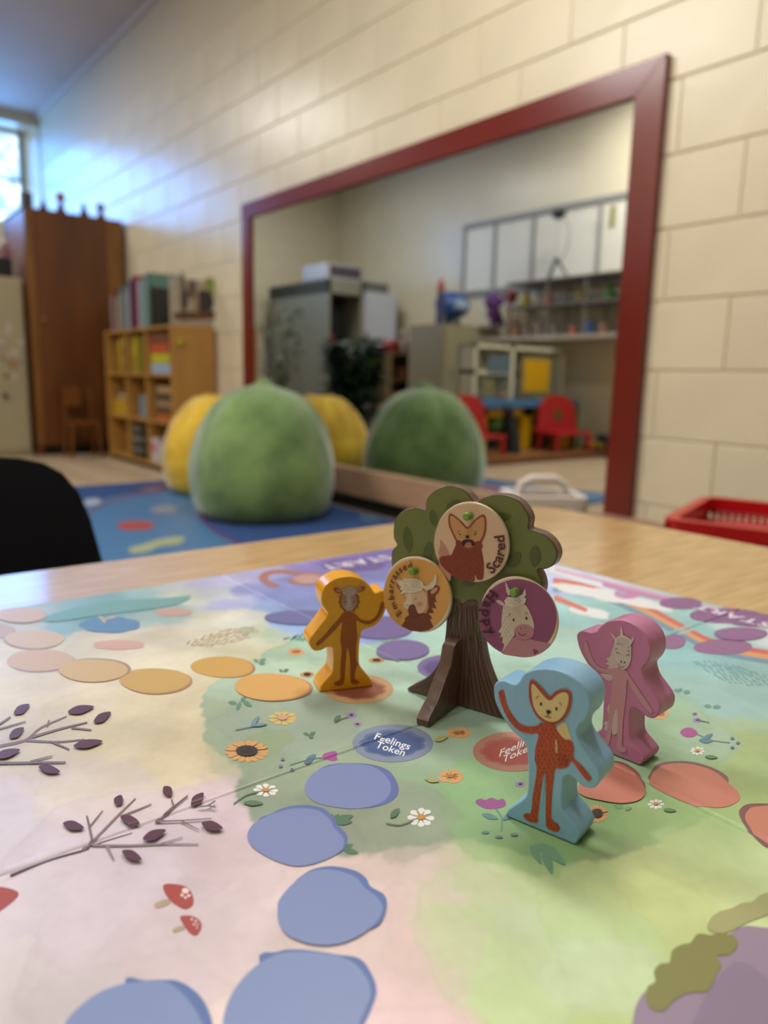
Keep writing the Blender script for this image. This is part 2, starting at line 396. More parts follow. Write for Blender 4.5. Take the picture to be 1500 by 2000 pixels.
cp = np.array([at(a, b, 2, BT)[:2] for a, b, c in CP]); cc = np.array([lin(c) for a, b, c in CP])
# layered translucent blots: px, py, radius (m), colour, opacity, softness (m)
BL = [(.115,.30,.060,'cdbf9c',.35,.0008,1),(.085,.262,.030,'d6cbb0',.35,.0007,1),(.075,.215,.045,'c6b4bc',.40,.0007,1),(.06,.18,.035,'cdbcbf',.4,.0006,1),(.055,.215,.028,'d2c6cc',.4,.0007,1),(.10,.165,.03,'d6c4c0',.4,.0006,1),(.118,.135,.025,'d2b8b0',.35,.0006,1),
      (.150,.120,.030,'bfcb9a',.45,.0008,1),(.175,.105,.028,'b3c88a',.45,.0006,1),(.215,.09,.035,'c4c884',.4,.0008,1),(.155,.098,.016,'c9d6b4',.45,.001,1),(.26,.085,.02,'a9c590',.4,.0007,1),(.16,.40,.06,'cdc5b2',.3,.0009,1),(.30,.43,.05,'8490c0',.3,.0009,1),(.36,.40,.03,'a6b4d8',.4,.001,1),
      (.42,.24,.06,'8cbcb8',.35,.0008,1),(.38,.30,.04,'9cc8c4',.35,.0009,1),(.36,.17,.04,'9cc0b4',.35,.0007,1),
      (0.235,0.238,.085,'a0bfa6',.5,.006,1), (0.195,0.200,.045,'8a9a7c',.5,.004,1), (.165,.25,.045,'9ba98a',.45,.0012,1),
      (.165,.27,.028,'8f9c90',.45,.0012,1), (.200,.160,.034,'83b06c',.5,.0008,1), (.245,.135,.035,'86a864',.45,.01,1), (.30,.20,.05,'82a878',.4,.003,1), (.262,.165,.03,'92b892',.4,.002,1),
      (.147,.262,.012,'8a9a62',.5,.001,1), (.155,.185,.02,'8c937c',.5,.001,1)]
MIDP = [(480,1420,'94a488'),(600,1440,'97a78f'),(560,1530,'808f76'),(700,1400,'99ad94'),(850,1560,'8eb27a'),(750,1610,'8e9a7c'),(1000,1640,'7f926c'),(1120,1650,'86996a'),(650,1640,'87907a'),(850,1630,'87967a'),(1250,1630,'8fa870'),(900,1460,'98b69c'),(1300,1480,'97b48c'),(1340,1600,'9bb67c'),(1390,1440,'a6bfa4'),(540,1310,'a8bfa8'),(780,1310,'a4c0ae'),(1200,1330,'9fbfb0'),(900,1250,'a4c6b6')]
MEAD = [tuple(float(v) for v in at(a, b, 2, BT)[:2]) for a, b in cr([(395,1400),(405,1350),(440,1318),(500,1285),(540,1262),(620,1232),(760,1212),(900,1200),(1060,1212),(1200,1262),(1310,1340),(1385,1400),(1440,1440),(1447,1468),(1405,1500),(1412,1560),(1385,1600),(1300,1640),(1220,1660),(1130,1682),(1040,1672),(960,1650),(900,1640),(800,1655),(700,1670),(620,1665),(560,1640),(490,1600),(460,1540),(465,1505),(430,1480),(402,1440)], 3)]
MID = np.array([at(a, b, 2, BT)[:2] for a, b, c in MIDP]); MIDC = np.array([lin(c) for a, b, c in MIDP])
def colour(x, y):
    wx = x+.012*fbm(x, y, 22, 5)+.005*fbm(x, y, 110, 25); wy = y+.012*fbm(x, y, 22, 55)+.005*fbm(x, y, 110, 75)
    cin = np.hypot(cp[:, 0]-.245, cp[:, 1]-.234) < .122
    def wash(P, K):
        num = np.zeros(x.shape+(3,)); den = np.zeros(x.shape)
        for (a, b), c in zip(P, K):
            w = 1/((wx-a)**2+(wy-b)**2+4e-6)**3.2; num += w[..., None]*c; den += w
        return num/den[..., None]
    cout = wash(cp[~cin], cc[~cin]); cinn = wash(np.concatenate([cp[cin], MID]), np.concatenate([cc[cin], MIDC]))
    dd = np.full(x.shape, 9.); ins = np.zeros(x.shape, bool)
    for (x1, y1), (x2, y2) in zip(MEAD, MEAD[1:]+MEAD[:1]):
        t = np.clip(((x-x1)*(x2-x1)+(y-y1)*(y2-y1))/((x2-x1)**2+(y2-y1)**2), 0, 1)
        dd = np.minimum(dd, np.hypot(x-x1-t*(x2-x1), y-y1-t*(y2-y1)))
        ins ^= ((y1 > y) != (y2 > y)) & (x < (x2-x1)*(y-y1)/(y2-y1+1e-12)+x1)
    dd = np.where(ins, -dd, dd)+.004*fbm(x, y, 60, 245)+.0016*fbm(x, y, 260, 34)
    km = (1/(1+np.exp(np.clip(dd/.0004, -30, 30))))[..., None]*.96; edge = np.exp(-((dd+.0007)/.0010)**2)[..., None]
    first = True; col = cout
    for a, b, r, c, o, s, _ in BL:
        if r == .085 and first: first = False; col = col*(1-km)+cinn*km*(1-.10*edge*km)
        d = np.hypot(x-a, y-b)+.014*fbm(x, y, 28, int(a*1e4) % 200)+.003*fbm(x, y, 220, int(b*1e4) % 200)
        k = o/(1+np.exp(np.clip((d-r)/s, -30, 30)))
        rim = .10*np.exp(-((d-r+.0008)/.0009)**2)*(s < .0035)
        k = np.clip(k+rim*0.6, 0, 1)[..., None]; col = col*(1-k)+np.array(lin(c))*k; col = col*(1-.05*rim[..., None]*10)
    for q in range(5):                       # backwash rims inside the washes
        d = fbm(x, y, 9+3*q, 130+7*q, 3); col = col*(1+(.045*np.clip(d*8, -1, 1))[..., None])
    return np.array([1.0, 1.03, 1.10])*col*(1+.10*fbm(x, y, 60, 90)+.05*fbm(x, y, 400, 190, 2))[..., None]
m_board = bpy.data.materials.new('printed_watercolour'); m_board.use_nodes = True
nt = m_board.node_tree; b = nt.nodes['Principled BSDF']; b.inputs['Roughness'].default_value = .40
an = nt.nodes.new('ShaderNodeAttribute'); an.attribute_name = 'print'; nt.links.new(an.outputs['Color'], b.inputs['Base Color'])
tc = nt.nodes.new('ShaderNodeTexCoord'); nn = nt.nodes.new('ShaderNodeTexNoise'); nn.inputs['Scale'].default_value = 900; bp = nt.nodes.new('ShaderNodeBump'); bp.inputs['Strength'].default_value = .12; bp.inputs['Distance'].default_value = .0004
nt.links.new(tc.outputs['Object'], nn.inputs['Vector']); nt.links.new(nn.outputs[0], bp.inputs['Height']); nt.links.new(bp.outputs[0], b.inputs['Normal'])
def axis(a, b, step, f):
    v = list(np.linspace(a, b, int((b-a)/step)+1)); v += [f+d for d in (-.003, -.0022, -.0018, -.0014, -.001, -.0007, -.0004, -.0002, 0, .0002, .0004, .0007, .001, .0014, .0018, .0022, .003) if a <= f+d <= b]
    return np.unique(np.round(v, 6))
for qx in ((BX0, FX), (FX, BX1)):
    for qy in ((BY0, FY), (FY, BY1)):
        xs = axis(qx[0], qx[1], .00095, FX); ys = axis(qy[0], qy[1], .00095, FY)
        X, Y = np.meshgrid(xs, ys, indexing='ij'); Z = BT+groove(X, Y)
        nx, ny = len(xs), len(ys)
        co3 = np.stack([X, Y, Z], -1).reshape(-1, 3)-np.array(gb.location)
        idx = np.arange(nx*ny).reshape(nx, ny)
        quads = np.stack([idx[:-1, :-1], idx[1:, :-1], idx[1:, 1:], idx[:-1, 1:]], -1).reshape(-1, 4)
        rim = np.concatenate([idx[:, 0], idx[-1, 1:], idx[-2::-1, -1], idx[0, -2:0:-1]])
        low = co3[rim].copy(); low[:, 2] = TZ+.0001-gb.location[2]
        nb = len(co3); L = np.arange(len(rim))+nb; R2 = np.roll(rim, -1); L2 = np.roll(L, -1)
        side = np.stack([R2, rim, L, L2], -1)
        allv = np.concatenate([co3, low]); allf = np.concatenate([quads, side])
        me = bpy.data.meshes.new('board_panel'); me.vertices.add(len(allv)); me.vertices.foreach_set('co', allv.ravel())
        me.loops.add(len(allf)*4); me.loops.foreach_set('vertex_index', allf.ravel().astype(np.int32))
        me.polygons.add(len(allf)); me.polygons.foreach_set('loop_start', np.arange(len(allf), dtype=np.int32)*4)
        me.materials.append(m_board); me.materials.append(m_side)
        mi = np.zeros(len(allf), np.int32); mi[len(quads):] = 1; me.polygons.foreach_set('material_index', mi)
        me.update(calc_edges=True); me.validate()
        cl = colour(X, Y).reshape(-1, 3); cl = np.concatenate([cl, np.tile(lin('d9d4cc'), (len(low), 1))])
        at_ = me.attributes.new('print', 'FLOAT_COLOR', 'POINT'); at_.data.foreach_set('color', np.concatenate([np.clip(cl, 0, 1), np.ones((len(cl), 1))], 1).ravel().astype(np.float32))
        link('board_panel', me, None, gb)
def bp3(px, py): return at(px, py, 2, BT)
def BP(base=5e-5): return Print(bp3, (0, 0, 1), base)
def zo(x0, y0, s): return lambda pts: [(x0+x/s, y0+y/s) for x, y in pts]
# path spots --------------------------------------------------
Z2 = zo(380, 1340, 1.875); Z3 = zo(1000, 1080, 3); Z4 = zo(0, 1500, 1.974); ID = zo(0, 0, 1)
SP = [(Z2, [(403,378),(430,325),(490,295),(560,285),(640,292),(690,320),(718,360),(712,400),(680,430),(600,450),(520,445),(440,425)], [(420,400),(430,330),(490,290),(570,283),(650,288),(710,310),(742,355),(745,395),(715,425),(650,445),(560,445)], '7b88b8', '5c6da6'),
 (Z2, [(193,553),(205,520),(235,495),(310,462),(380,450),(450,458),(495,490),(510,520),(545,560),(540,600),(500,630),(420,658),(350,660),(270,630),(210,590)], [(235,500),(280,470),(330,447),(400,437),(470,450),(508,482),(530,515),(556,545),(556,580),(535,610),(450,640),(330,600)], '7b88b8', '5c6da6'),
 (Z4, [(1070,550),(1078,510),(1130,450),(1205,402),(1290,398),(1370,425),(1405,465),(1460,510),(1475,550),(1450,600),(1390,650),(1300,685),(1200,685),(1110,650),(1075,600)], [(1130,460),(1170,415),(1220,390),(1290,383),(1370,400),(1412,430),(1428,460),(1480,492),(1490,530),(1478,580),(1440,620),(1300,650),(1150,560)], '7c8cbb', '5770a9'),
 (Z4, [(858,990),(880,900),(930,820),(1000,755),(1090,715),(1200,712),(1330,735),(1400,790),(1430,870),(1400,950),(1370,1020),(1300,1130),(1200,1190),(1050,1200),(930,1160),(870,1080)], [(1000,760),(1070,710),(1130,700),(1200,705),(1300,720),(1385,735),(1430,790),(1452,860),(1432,930),(1400,1000),(1370,1090),(1200,1150)], '7e90bd', '5770a9'),
 (Z4, [(250,990),(300,930),(380,870),(480,835),(620,825),(690,860),(750,930),(785,1010),(780,1100),(650,1180),(450,1200),(300,1150),(240,1070)], [(480,837),(560,822),(640,820),(690,825),(760,870),(805,940),(825,1040),(800,1120),(600,1150)], '7e90bd', '5770a9'),
 (Z3, [(385,1390),(420,1310),(470,1255),(540,1235),(620,1240),(700,1280),(755,1345),(780,1410),(740,1455),(640,1472),(520,1455),(420,1430)], [(440,1280),(500,1238),(590,1222),(670,1240),(740,1295),(778,1380),(700,1420),(500,1400)], 'c07a68', '8f5a55'),
 (Z3, [(805,1340),(840,1275),(920,1237),(1050,1240),(1180,1280),(1270,1350),(1330,1410),(1325,1455),(1250,1490),(1130,1490),(1000,1460),(890,1410),(820,1370)], [(802,1330),(810,1290),(850,1240),(930,1222),(1060,1225),(1200,1270),(1270,1330),(1200,1400),(900,1380)], 'c07a68', '7f5a58'),
 (Z3, [(1365,1560),(1385,1510),(1430,1490),(1600,1490),(1700,1560),(1720,1700),(1620,1760),(1510,1720),(1420,1650)], [(1330,1530),(1350,1490),(1400,1472),(1520,1472),(1620,1480),(1600,1650),(1510,1728),(1440,1690),(1370,1610)], 'c07a68', '7a4e50')]
def E(cx, cy, rx, ry, c, d, dx=5, dy=0, seed=0): return (ID, ell(cx, cy, rx, ry, 14, 0, .035, seed), ell(cx+dx, cy+dy, rx, ry*1.02, 14, 0, .035, seed), c, d)
SP += [E(530,1343,71,27,'d2a35c','b3805a',6,1,1), E(434,1303,62,20,'c99f55','a57c58',5,1,2), E(302,1330,67,25,'c3a160','a88468',4,2,3), E(182,1311,65,23,'c6ab80','a08a80',6,-2,4), E(78,1290,67,21,'c2a992','9a8a92',3,2,5),
 E(68,1249,60,17,'c3ae99','a3988f',-3,2,6), E(40,1202,48,15,'bfa898','a49a96',3,1,7), E(-8,1232,34,15,'b39d90','9a8d8a',3,1,8),
 E(745,1226,62,22,'6f5f98','65558c',0,2,9), E(786,1270,52,19,'75659c','65558c',0,2,10), E(1412,1265,56,14,'8e628f','7c5581',1,-2,11), E(1313,1255,25,13,'8e628f','7c5581',1,-2,12), E(1446,1240,50,12,'8a5f90','7c5581',1,-2,13),
 E(1417,1204,70,14,'84588c','744b7e',0,-2,14), E(1330,1180,42,10,'84588c','744b7e',0,-2,15), E(590,1206,70,14,'6a6aa0','65659a',0,2,16), E(690,1103,62,12,'6a5796','5d4b8a',0,1,17), E(1480,1213,60,12,'84588c','744b7e',0,-2,18)]
SPI = 0
for z, lt, dk, c, d in SP:
    p = BP(5e-5+(SPI % 3)*1.5e-4); SPI += 1; p.add(z(dk), d, 4); p.add(z(lt), c, 4); p.make('path_spot', gb, fold=fold)
# token circles --------------------------------------------------
def cloud(cx, cy, rx, ry, n=9, bump=.10, rot=0.):
    o = []
    for k in range(n*6):
        a = 2*math.pi*k/(n*6); r = 1+bump*abs(math.sin(a*n/2)); x, y = rx*r*math.cos(a), ry*r*math.sin(a)
        o.append((cx+x*math.cos(rot)-y*math.sin(rot), cy+x*math.sin(rot)+y*math.cos(rot)))
    return o
def dirs(a, b, c):                            # unit vectors in pixels for text on the board
    return ((b[0]-a[0], b[1]-a[1]), (c[0]-a[0], c[1]-a[1]))
for (cx, cy, rx, ry, c1, c2, c3, org, eu, ev, sz, txt) in (
     (767,1452,79,37,'7d8ba6','5a6d95','3f568c', (729,1444), (1,.31), (.42,-.78), 22, True), (1003,1468,80,39,'b07d6d','a8655a','a94f4a', (973,1480), (1,-.44), (.22,.86*-1), 24, True),
     (700,1346,68,29,'c09a6c','ad7a5a','8f5340', (726,1330), (-1,.16), (-.35,.6), 20, True), (872,1304,57,25,'76659b','6a5a90','58488a', (900,1290), (-1,-.3), (.3,.6), 18, False)):
    p = BP(); p.add(ell(cx, cy, rx, ry, 30), c1); p.add(cloud(cx, cy, rx*.76, ry*.66), c2); p.add(cloud(cx, cy+1, rx*.68, ry*.56), c3)
    if txt:
        p.text('Feelings', org, eu, ev, sz, 'e9edf0', .012); q = (org[0]-ev[0]*sz*.78+eu[0]*sz*.45, org[1]-ev[1]*sz*.78+eu[1]*sz*.45); p.text('Token', q, eu, ev, sz, 'e9edf0', .012, lift=0)
    p.make('token_circle', gb, fold=fold)
# START lettering
def start_word(pa, pb, eu, ev):            # lettering from one board point to another, read from outside the board
    a, b_ = at(*pa, 2, BT)[:2], at(*pb, 2, BT)[:2]; L = abs((b_-a)@np.array(eu)); n = sum(glyph(c, .03)[2]+.08 for c in 'START')
    p = Print(lambda x, y: np.array([x, y, BT]), (0, 0, 1), 6.5e-4); p.text('START', a, eu, ev, L/n, 'ddd3ea', .03, gap=.08); p.make('start_lettering', gb)
start_word((752, 1086), (606, 1103), (-1, 0), (0, -1)); start_word((1512, 1222), (1350, 1188), (0, 1), (-1, 0))
# flowers and sprigs
def flower(cx, cy, rx, ry, n, cpet, ccore, core=.3, pw=.5, seed=0, tip=False):
    p = BP(); rg = random.Random(seed)
    for k in range(n):
        a = 2*math.pi*(k+rg.uniform(-.12, .12))/n; q = []
        for s_, w in ((core*.6, .0), (.55, pw*.8), (.82, pw), (1, 0 if tip else pw*.35)):
            q.append((s_, w))
        poly = [(s_, -w*math.pi/n*1.1) for s_, w in q]+[(s_, w*math.pi/n*1.1) for s_, w in q[::-1]]
        p.add([(cx+rx*s_*math.cos(a+w), cy+ry*s_*math.sin(a+w)) for s_, w in poly], cpet, 3, lift=.3)
    p.add(ell(cx, cy, rx*core, ry*core, 16), ccore, lift=3); return p
def leaf(p, x0, y0, x1, y1, w, c):
    x0, y0, x1, y1 = map(float, (x0, y0, x1, y1)); dx, dy = x1-x0, y1-y0; l = math.hypot(dx, dy); nx, ny = -dy/l*w, dx/l*w
    p.add([(x0, y0), (x0+dx*.35+nx, y0+dy*.35+ny), (x0+dx*.7+nx*.8, y0+dy*.7+ny*.8), (x1, y1), (x0+dx*.7-nx*.8, y0+dy*.7-ny*.8), (x0+dx*.35-nx, y0+dy*.35-ny)], c, 3)
for (cx, cy, rx, ry) in ((482,1468,43,21),(1166,1590,22,17),(600,1318,14,6),(735,1290,16,5)):
    p = flower(cx, cy, rx, ry, 17, 'cf9b62', '3a2620', .5, .85, cx); p.add(ell(cx, cy, rx*.34, ry*.34, 12), '2a1a18'); p.make('printed_sunflower', gb, fold=fold)
for (cx, cy, rx, ry) in ((519,1544,24,12),(822,1597,26,18),(1281,1571,16,9),(1362,1467,14,8),(1440,1470,1,1)):
    if rx < 2: continue
    p = flower(cx, cy, rx, ry, 8, 'e4e4df', 'c98a3e', .3, .75, cx)
    sx = 1 if cx > 1000 else -1
    if cx < 1300 and cx != 1281:
        p.line([(cx-rx*.6, cy+ry*.4), (cx-rx*1.6, cy+ry*.9), (cx-rx*2.6, cy+ry*2.3 if cx < 600 else cy+ry*.7)], 2.5, '5e7a58')
        if cx < 600: leaf(p, cx-44, cy+26, cx-5, cy+27, 5, '54765a')
        else: leaf(p, cx-60, cy+2, cx-42, cy-16, 6, '4f7350')
    else: leaf(p, cx+14, cy+12, cx+40, cy+14, 3.5, '5c7c58')
    p.make('printed_daisy', gb, fold=fold)
for (cx, cy, rx, ry) in ((881,1517,26,13),(896,1432,24,10),(578,1273,17,7),(1290,1395,16,10),(655,1283,12,5)):
    p = flower(cx, cy, rx, ry, 5, 'd6a069', 'b5713f', .22, 1.0, cx)
    for k in range(8):
        a = k*.785; p.line([(cx+rx*.2*math.cos(a), cy+ry*.2*math.sin(a)), (cx+rx*.5*math.cos(a), cy+ry*.5*math.sin(a))], 1.2, 'b5713f', 0, lift=.2)
    leaf(p, cx-rx*2, cy+ry*.4 if cx == 881 else cy+ry*1.6, cx-rx*.9, cy+ry*.8, 5, 'a3a36a') if cx in (881, 896) else None
    p.make('printed_orange_blossom', gb, fold=fold)
p = flower(552, 1403, 29, 14, 9, 'd9b96c', 'c98a55', .2, .8, 4, True); p.add(ell(552, 1403, 9, 5, 10), 'cf9e86'); p.line([(460,1427),(490,1421),(520,1417)], 2, '6f8c93'); leaf(p, 490, 1420, 506, 1400, 4, '6f8fa0'); leaf(p, 492, 1419, 522, 1416, 3, '6f8fa0'); p.make('printed_star_flower', gb, fold=fold)
for (cx, cy, r) in ((686,1397,11),(698,1415,9),(1016,1532,10),(1362,1407,9),(1357,1395,6),(905,1240,8)):
    p = flower(cx, cy, r, r*.55, 5, '9f86b4', '4d3a66', .35, 1., cx); 
    if cx in (686,): p.line([(655,1413),(668,1405),(680,1402)], 1.6, '5f7d63'); leaf(p, 652, 1410, 665, 1398, 4, '5f7d63')
    if cx == 1362: p.line([(1366,1408),(1385,1412)], 1.4, '5f7d63')
    p.make('printed_violet', gb, fold=fold)
# tulips with blue-grey stems
p = BP(); p.add([(928,1567),(938,1560),(948,1563),(960,1558),(972,1563),(982,1560),(988,1568),(984,1576),(966,1580),(946,1579)], '96528c', 3)
p.line([(968,1580),(980,1598),(979,1625)], 2.5, '5d8588'); leaf(p, 941, 1591, 973, 1600, 5, '5d8588'); leaf(p, 982, 1602, 1003, 1588, 5, '5d8588')
for q in ((948,1627),(974,1636),(1004,1632)): p.add(ell(q[0], q[1], 8, 2.5, 10), '5d8588')
p.make('printed_tulip', gb, fold=fold)
p = BP(); p.add([(629,1480),(634,1472),(642,1470),(650,1468),(658,1470),(657,1478),(659,1484),(650,1487),(640,1485)], 'a44f98', 3); p.line([(567,1495),(600,1485),(630,1481)], 2, '5d7c84'); leaf(p, 597, 1490, 617, 1474, 6, '5d7f8e'); leaf(p, 594, 1492, 612, 1482, 5, '4f7080')
for q in ((552,1484),(548,1498),(571,1505)): p.add(ell(q[0], q[1], 4, 3, 8), '5d7c9a')
p.make('printed_tulip', gb, fold=fold)
p = BP(); p.add([(1328,1432),(1334,1424),(1345,1421),(1355,1424),(1363,1432),(1355,1439),(1340,1440)], 'a44f90', 3); p.line([(1362,1434),(1390,1446),(1425,1451)], 2, '6c8690'); leaf(p, 1365, 1446, 1392, 1448, 5, '5f7f96'); leaf(p, 1372, 1446, 1392, 1434, 4, '5f7f96')
for q in ((1430,1443),(1441,1452),(1430,1461)): p.add(ell(q[0], q[1], 4, 2.5, 8), '5d7c9a')
p.make('printed_tulip', gb, fold=fold)
# grass tufts
for pts, c in (([(650,1600,648,1590),(652,1600,663,1591),(652,1604,690,1594),(654,1607,688,1606)],'4d7358'), ([(668,1657,690,1650),(670,1660,700,1667)],'4d7358'), ([(1036,1650,1058,1690),(1040,1652,1090,1662),(1060,1658,1078,1708),(1064,1655,1104,1690)],'6c9478'),
               ([(463,1374,445,1372),(470,1372,462,1388),(474,1370,492,1380),(470,1370,480,1362)],'5f8a70'), ([(604,1436,592,1432),(604,1437,616,1430),(602,1438,612,1442)],'55795a'), ([(505,1294,495,1288),(507,1292,520,1288),(505,1296,518,1296)],'6a8f78'), ([(552,1313,545,1308),(553,1312,564,1308)],'5a8062'),
               ([(1212,1580,1198,1573),(1215,1580,1212,1572),(1220,1582,1234,1578)],'6d9a6c'), ([(1330,1350,1316,1348),(1332,1350,1328,1344),(1334,1352,1348,1352)],'6b958c'), ([(1390,1380,1374,1379),(1392,1381,1408,1381)],'6b958c'), ([(760,1252,740,1250),(762,1252,776,1248)],'7aa088')):
    p = BP()
    for q in pts: leaf(p, *q, 1.8+math.hypot(q[2]-q[0], q[3]-q[1])*.12, c)
    p.make('printed_grass_tuft', gb, fold=fold)
# branches
p = BP(1e-4); ST = '75656a'; LF = '552a3c'
p.line([(0,1513),(50,1450-25),(60,1443)], 0.1, ST) if 0 else None
for q, a, b_ in ([[(-40,1468),(0,1458),(50,1446),(80,1422),(130,1400)],7,3],[[(50,1447),(110,1450),(165,1445)],5,3],[[(92,1420),(96,1408)],4,3],[[(62,1441),(120,1424),(170,1412)],5,3],[[(140,1423),(178,1427)],4,3],[[(100,1450),(135,1465)],4,3],[[(-30,1430),(0,1415),(20,1402)],4,3],[[(-10,1428),(50,1411)],3,2],[[(-30,1493),(60,1492),(128,1491)],5,3],[[(60,1490),(102,1479)],4,2]):
    p.line(q, a, ST, 4, b_)
for q in ((27,1397,58,1378),(18,1444,47,1424),(132,1394,184,1383),(183,1414,217,1394),(143,1461,201,1451),(-12,1483,40,1468),(75,1502,118,1512)): leaf(p, *q, 8 if q[2]-q[0] < 60 else 6, LF)
p.make('printed_branch', gb, fold=fold)
p = BP(1e-4); ZB = lambda l: Z4(l)
for q, a, b_, c in (([(42,418),(120,385),(200,355),(330,318),(360,300),(510,253)],12,2,'3a2a2e'),([(320,318),(350,290),(355,275)],14,9,'7c6464'),([(350,295),(450,190),(522,120)],11,5,'8a6f74'),([(356,285),(345,230),(335,188)],11,7,'7c6464'),([(350,225),(395,168)],6,4,'7c6464'),
                    ([(465,190),(530,165),(583,143)],6,4,'7c6266'),([(355,303),(500,303),(620,298),(765,298)],9,4,'8f777c'),([(620,297),(705,272)],5,3,'7c6266'),([(412,305),(422,325),(438,358)],12,6,'8f7c7c'),([(602,215),(660,165),(724,112)],12,5,'6b5050'),([(670,155),(662,128)],7,6,'7c6266'),
                    ([(602,214),(700,210),(815,202)],7,4,'7c6266'),([(700,212),(768,246)],6,3,'7c6266')):
    p.line(ZB(q), a/1.974, c, 4, b_/1.974)
for q in ((448,152,468,112),(242,222,325,240),(632,80,662,116),(738,155,785,105),(464,198,542,228),(550,286,641,250),(470,332,548,366),(776,225,860,245)):
    a_, b_ = ZB([q[:2], q[2:]]); leaf(p, *a_, *b_, 9, LF)
p.line(ZB([(765,162),(800,158),(830,140)]), 3, '6a6466'); p.line(ZB([(800,158),(830,164)]), 3, '6a6466')
p.make('printed_branch', gb, fold=fold)
# mushrooms
for cap, stem, dots in (([(630,470),(632,452),(660,448),(720,460),(745,500),(742,530),(715,545),(680,530),(650,505)], [(598,522),(650,505),(655,525),(605,543)], [(715,475,14),(702,492,7),(728,494,7),(715,502,6)]),
                        ([(695,575),(740,572),(772,592),(776,620),(758,645),(735,640),(712,612)], [(666,622),(705,608),(712,622),(672,637)], [(740,585,5),(755,592,5),(748,605,5),(762,605,4),(760,618,4)]),
                        ([(-60,470),(0,460),(50,470),(72,485),(55,510),(10,545),(-40,570)], [(-90,560),(-40,540),(-40,570),(-80,590)], [(10,478,0.1)])):
    p = BP(); p.add(Z4(stem), 'b09a84', 3); p.add(Z4(cap), 'a3423a', 4)
    for x, y, r in dots: p.add([(x_, y_) for x_, y_ in ell(*Z4([(x, y)])[0], r/1.974, r*.8/1.974, 10)], 'e6d5d3', lift=.3)
    p.make('printed_mushroom', gb, fold=fold)
# purple hill with olive bush in the near right corner
p = BP(); Z5 = zo(740, 1600, 1.974)
p.add(Z5([(975,800),(1000,700),(1060,640),(1200,560),(1320,470),(1400,415),(1500,420),(1650,420),(1750,700),(1700,1100),(1100,1150),(960,980)]), '94829a', 4)
p.add(Z5([(1180,900),(1250,700),(1290,630),(1370,555),(1440,570),(1510,625),(1640,700),(1600,1000),(1300,1050)]), '86758f', 4)
p.add(Z5([(1270,430),(1275,390),(1310,360),(1360,345),(1400,325),(1440,320),(1480,290),(1560,285),(1600,330),(1500,370),(1420,400),(1340,440)]), 'a3a473', 4)
p.add(Z5([(1030,700),(1035,650),(1065,630),(1060,590),(1085,560),(1120,555),(1130,510),(1170,485),(1200,480),(1230,445),(1280,450),(1310,440),(1370,455),(1382,490),(1350,525),(1305,530),(1320,570),(1300,600),(1290,630),(1260,670),(1200,670),(1140,700),(1100,740),(1050,735)]), '7f8048', 4)
p.make('printed_hill', gb, 'purple printed hill with olive bush', fold=fold)
# far left and far right art: blue shrub, bands, dashes
p = BP(1.2e-4); p.add(cloud(215, 1221, 56, 15, 7), '5f86ab'); p.line([(205,1215),(192,1202),(184,1194)], 6, 'b6ab98', 4, 3); p.line([(205,1210),(225,1205)], 4, 'b6ab98')
p.add([(92,1204),(180,1180),(250,1172),(330,1168),(372,1164),(350,1180),(280,1192),(200,1202),(100,1216)], '729ea0', 4)
p.make('printed_blue_shrub', gb)
p = BP(1.2e-4); p.add(cloud(232, 1260, 48, 9, 6), 'c9a399'); p.make('printed_pink_blot', gb); p = BP(1.2e-4); p.add(cloud(338, 1196, 36, 7, 5), 'bd9a92'); p.make('printed_pink_blot', gb); p = BP(1.2e-4)
p.dashes([(352,1258),(390,1245),(430,1232),(490,1222),(512,1228),(490,1245),(450,1258),(400,1266)], 'ae9a80', 9, 4, 7, 1.8, 2.9); p.make('printed_dashes', gb)['kind'] = 'stuff'
p = BP(1.2e-4); p.add([(505,1130),(520,1115),(560,1112),(590,1118),(625,1120),(640,1132),(610,1143),(570,1140),(562,1132),(585,1127),(560,1121),(530,1122),(525,1134),(548,1144),(525,1146)], 'a5706c', 3)
p.add([(572,1130),(600,1122),(630,1128),(620,1138),(590,1140)], 'b99490', 3); p.make('printed_curled_tail', gb)
p = BP(1.2e-4); p.dashes([(1350,1292),(1385,1288),(1440,1300),(1500,1318),(1540,1330),(1500,1345),(1420,1335),(1380,1315)], '6f9ea4', 10, 5, 7, 1.8, .5)
p.dashes([(535,1252),(580,1236),(615,1240),(600,1258)], '6f9c90', 12, 6, 12, 4, -.5); p.make('printed_dashes', gb)['kind'] = 'stuff'
# rainbow ribbons along the far right edge
p = BP(2e-5); p.st = 8e-6
for k, (c, o) in enumerate((('c8635d', 0), ('d59a6c', 9), ('6f92ad', 18))):
    p.line([(1082,1133+o),(1125,1140+o*.8),(1190,1158+o*.8),(1260,1185+o),(1330,1222+o),(1400,1255+o),(1520,1278+o)], 10, c, 5, 9)
for q in ((1120,1152,38,7,5),(1185,1163,60,9,6),(1265,1180,45,7,5),(1150,1195,36,8,4),(1105,1118,30,6,4)): p.add(cloud(*q[:4], q[4], .3, .22), 'dfe1e4')
p.line([(1180,1140),(1250,1158),(1290,1168),(1340,1172)], 11, 'b77fae', 4, 8); p.add(ell(1225, 1160, 26, 10, 14), 'c07fb0'); p.add(ell(1215, 1158, 9, 4, 10), 'a3a0c4')
p.line([(1085,1168),(1110,1178),(1145,1192)], 12, 'cf7068', 4, 8); p.line([(1085,1112),(1180,1136),(1300,1166),(1500,1214)], 5, 'cf9ac0', 4, 5)
p.make('printed_rainbow', gb)

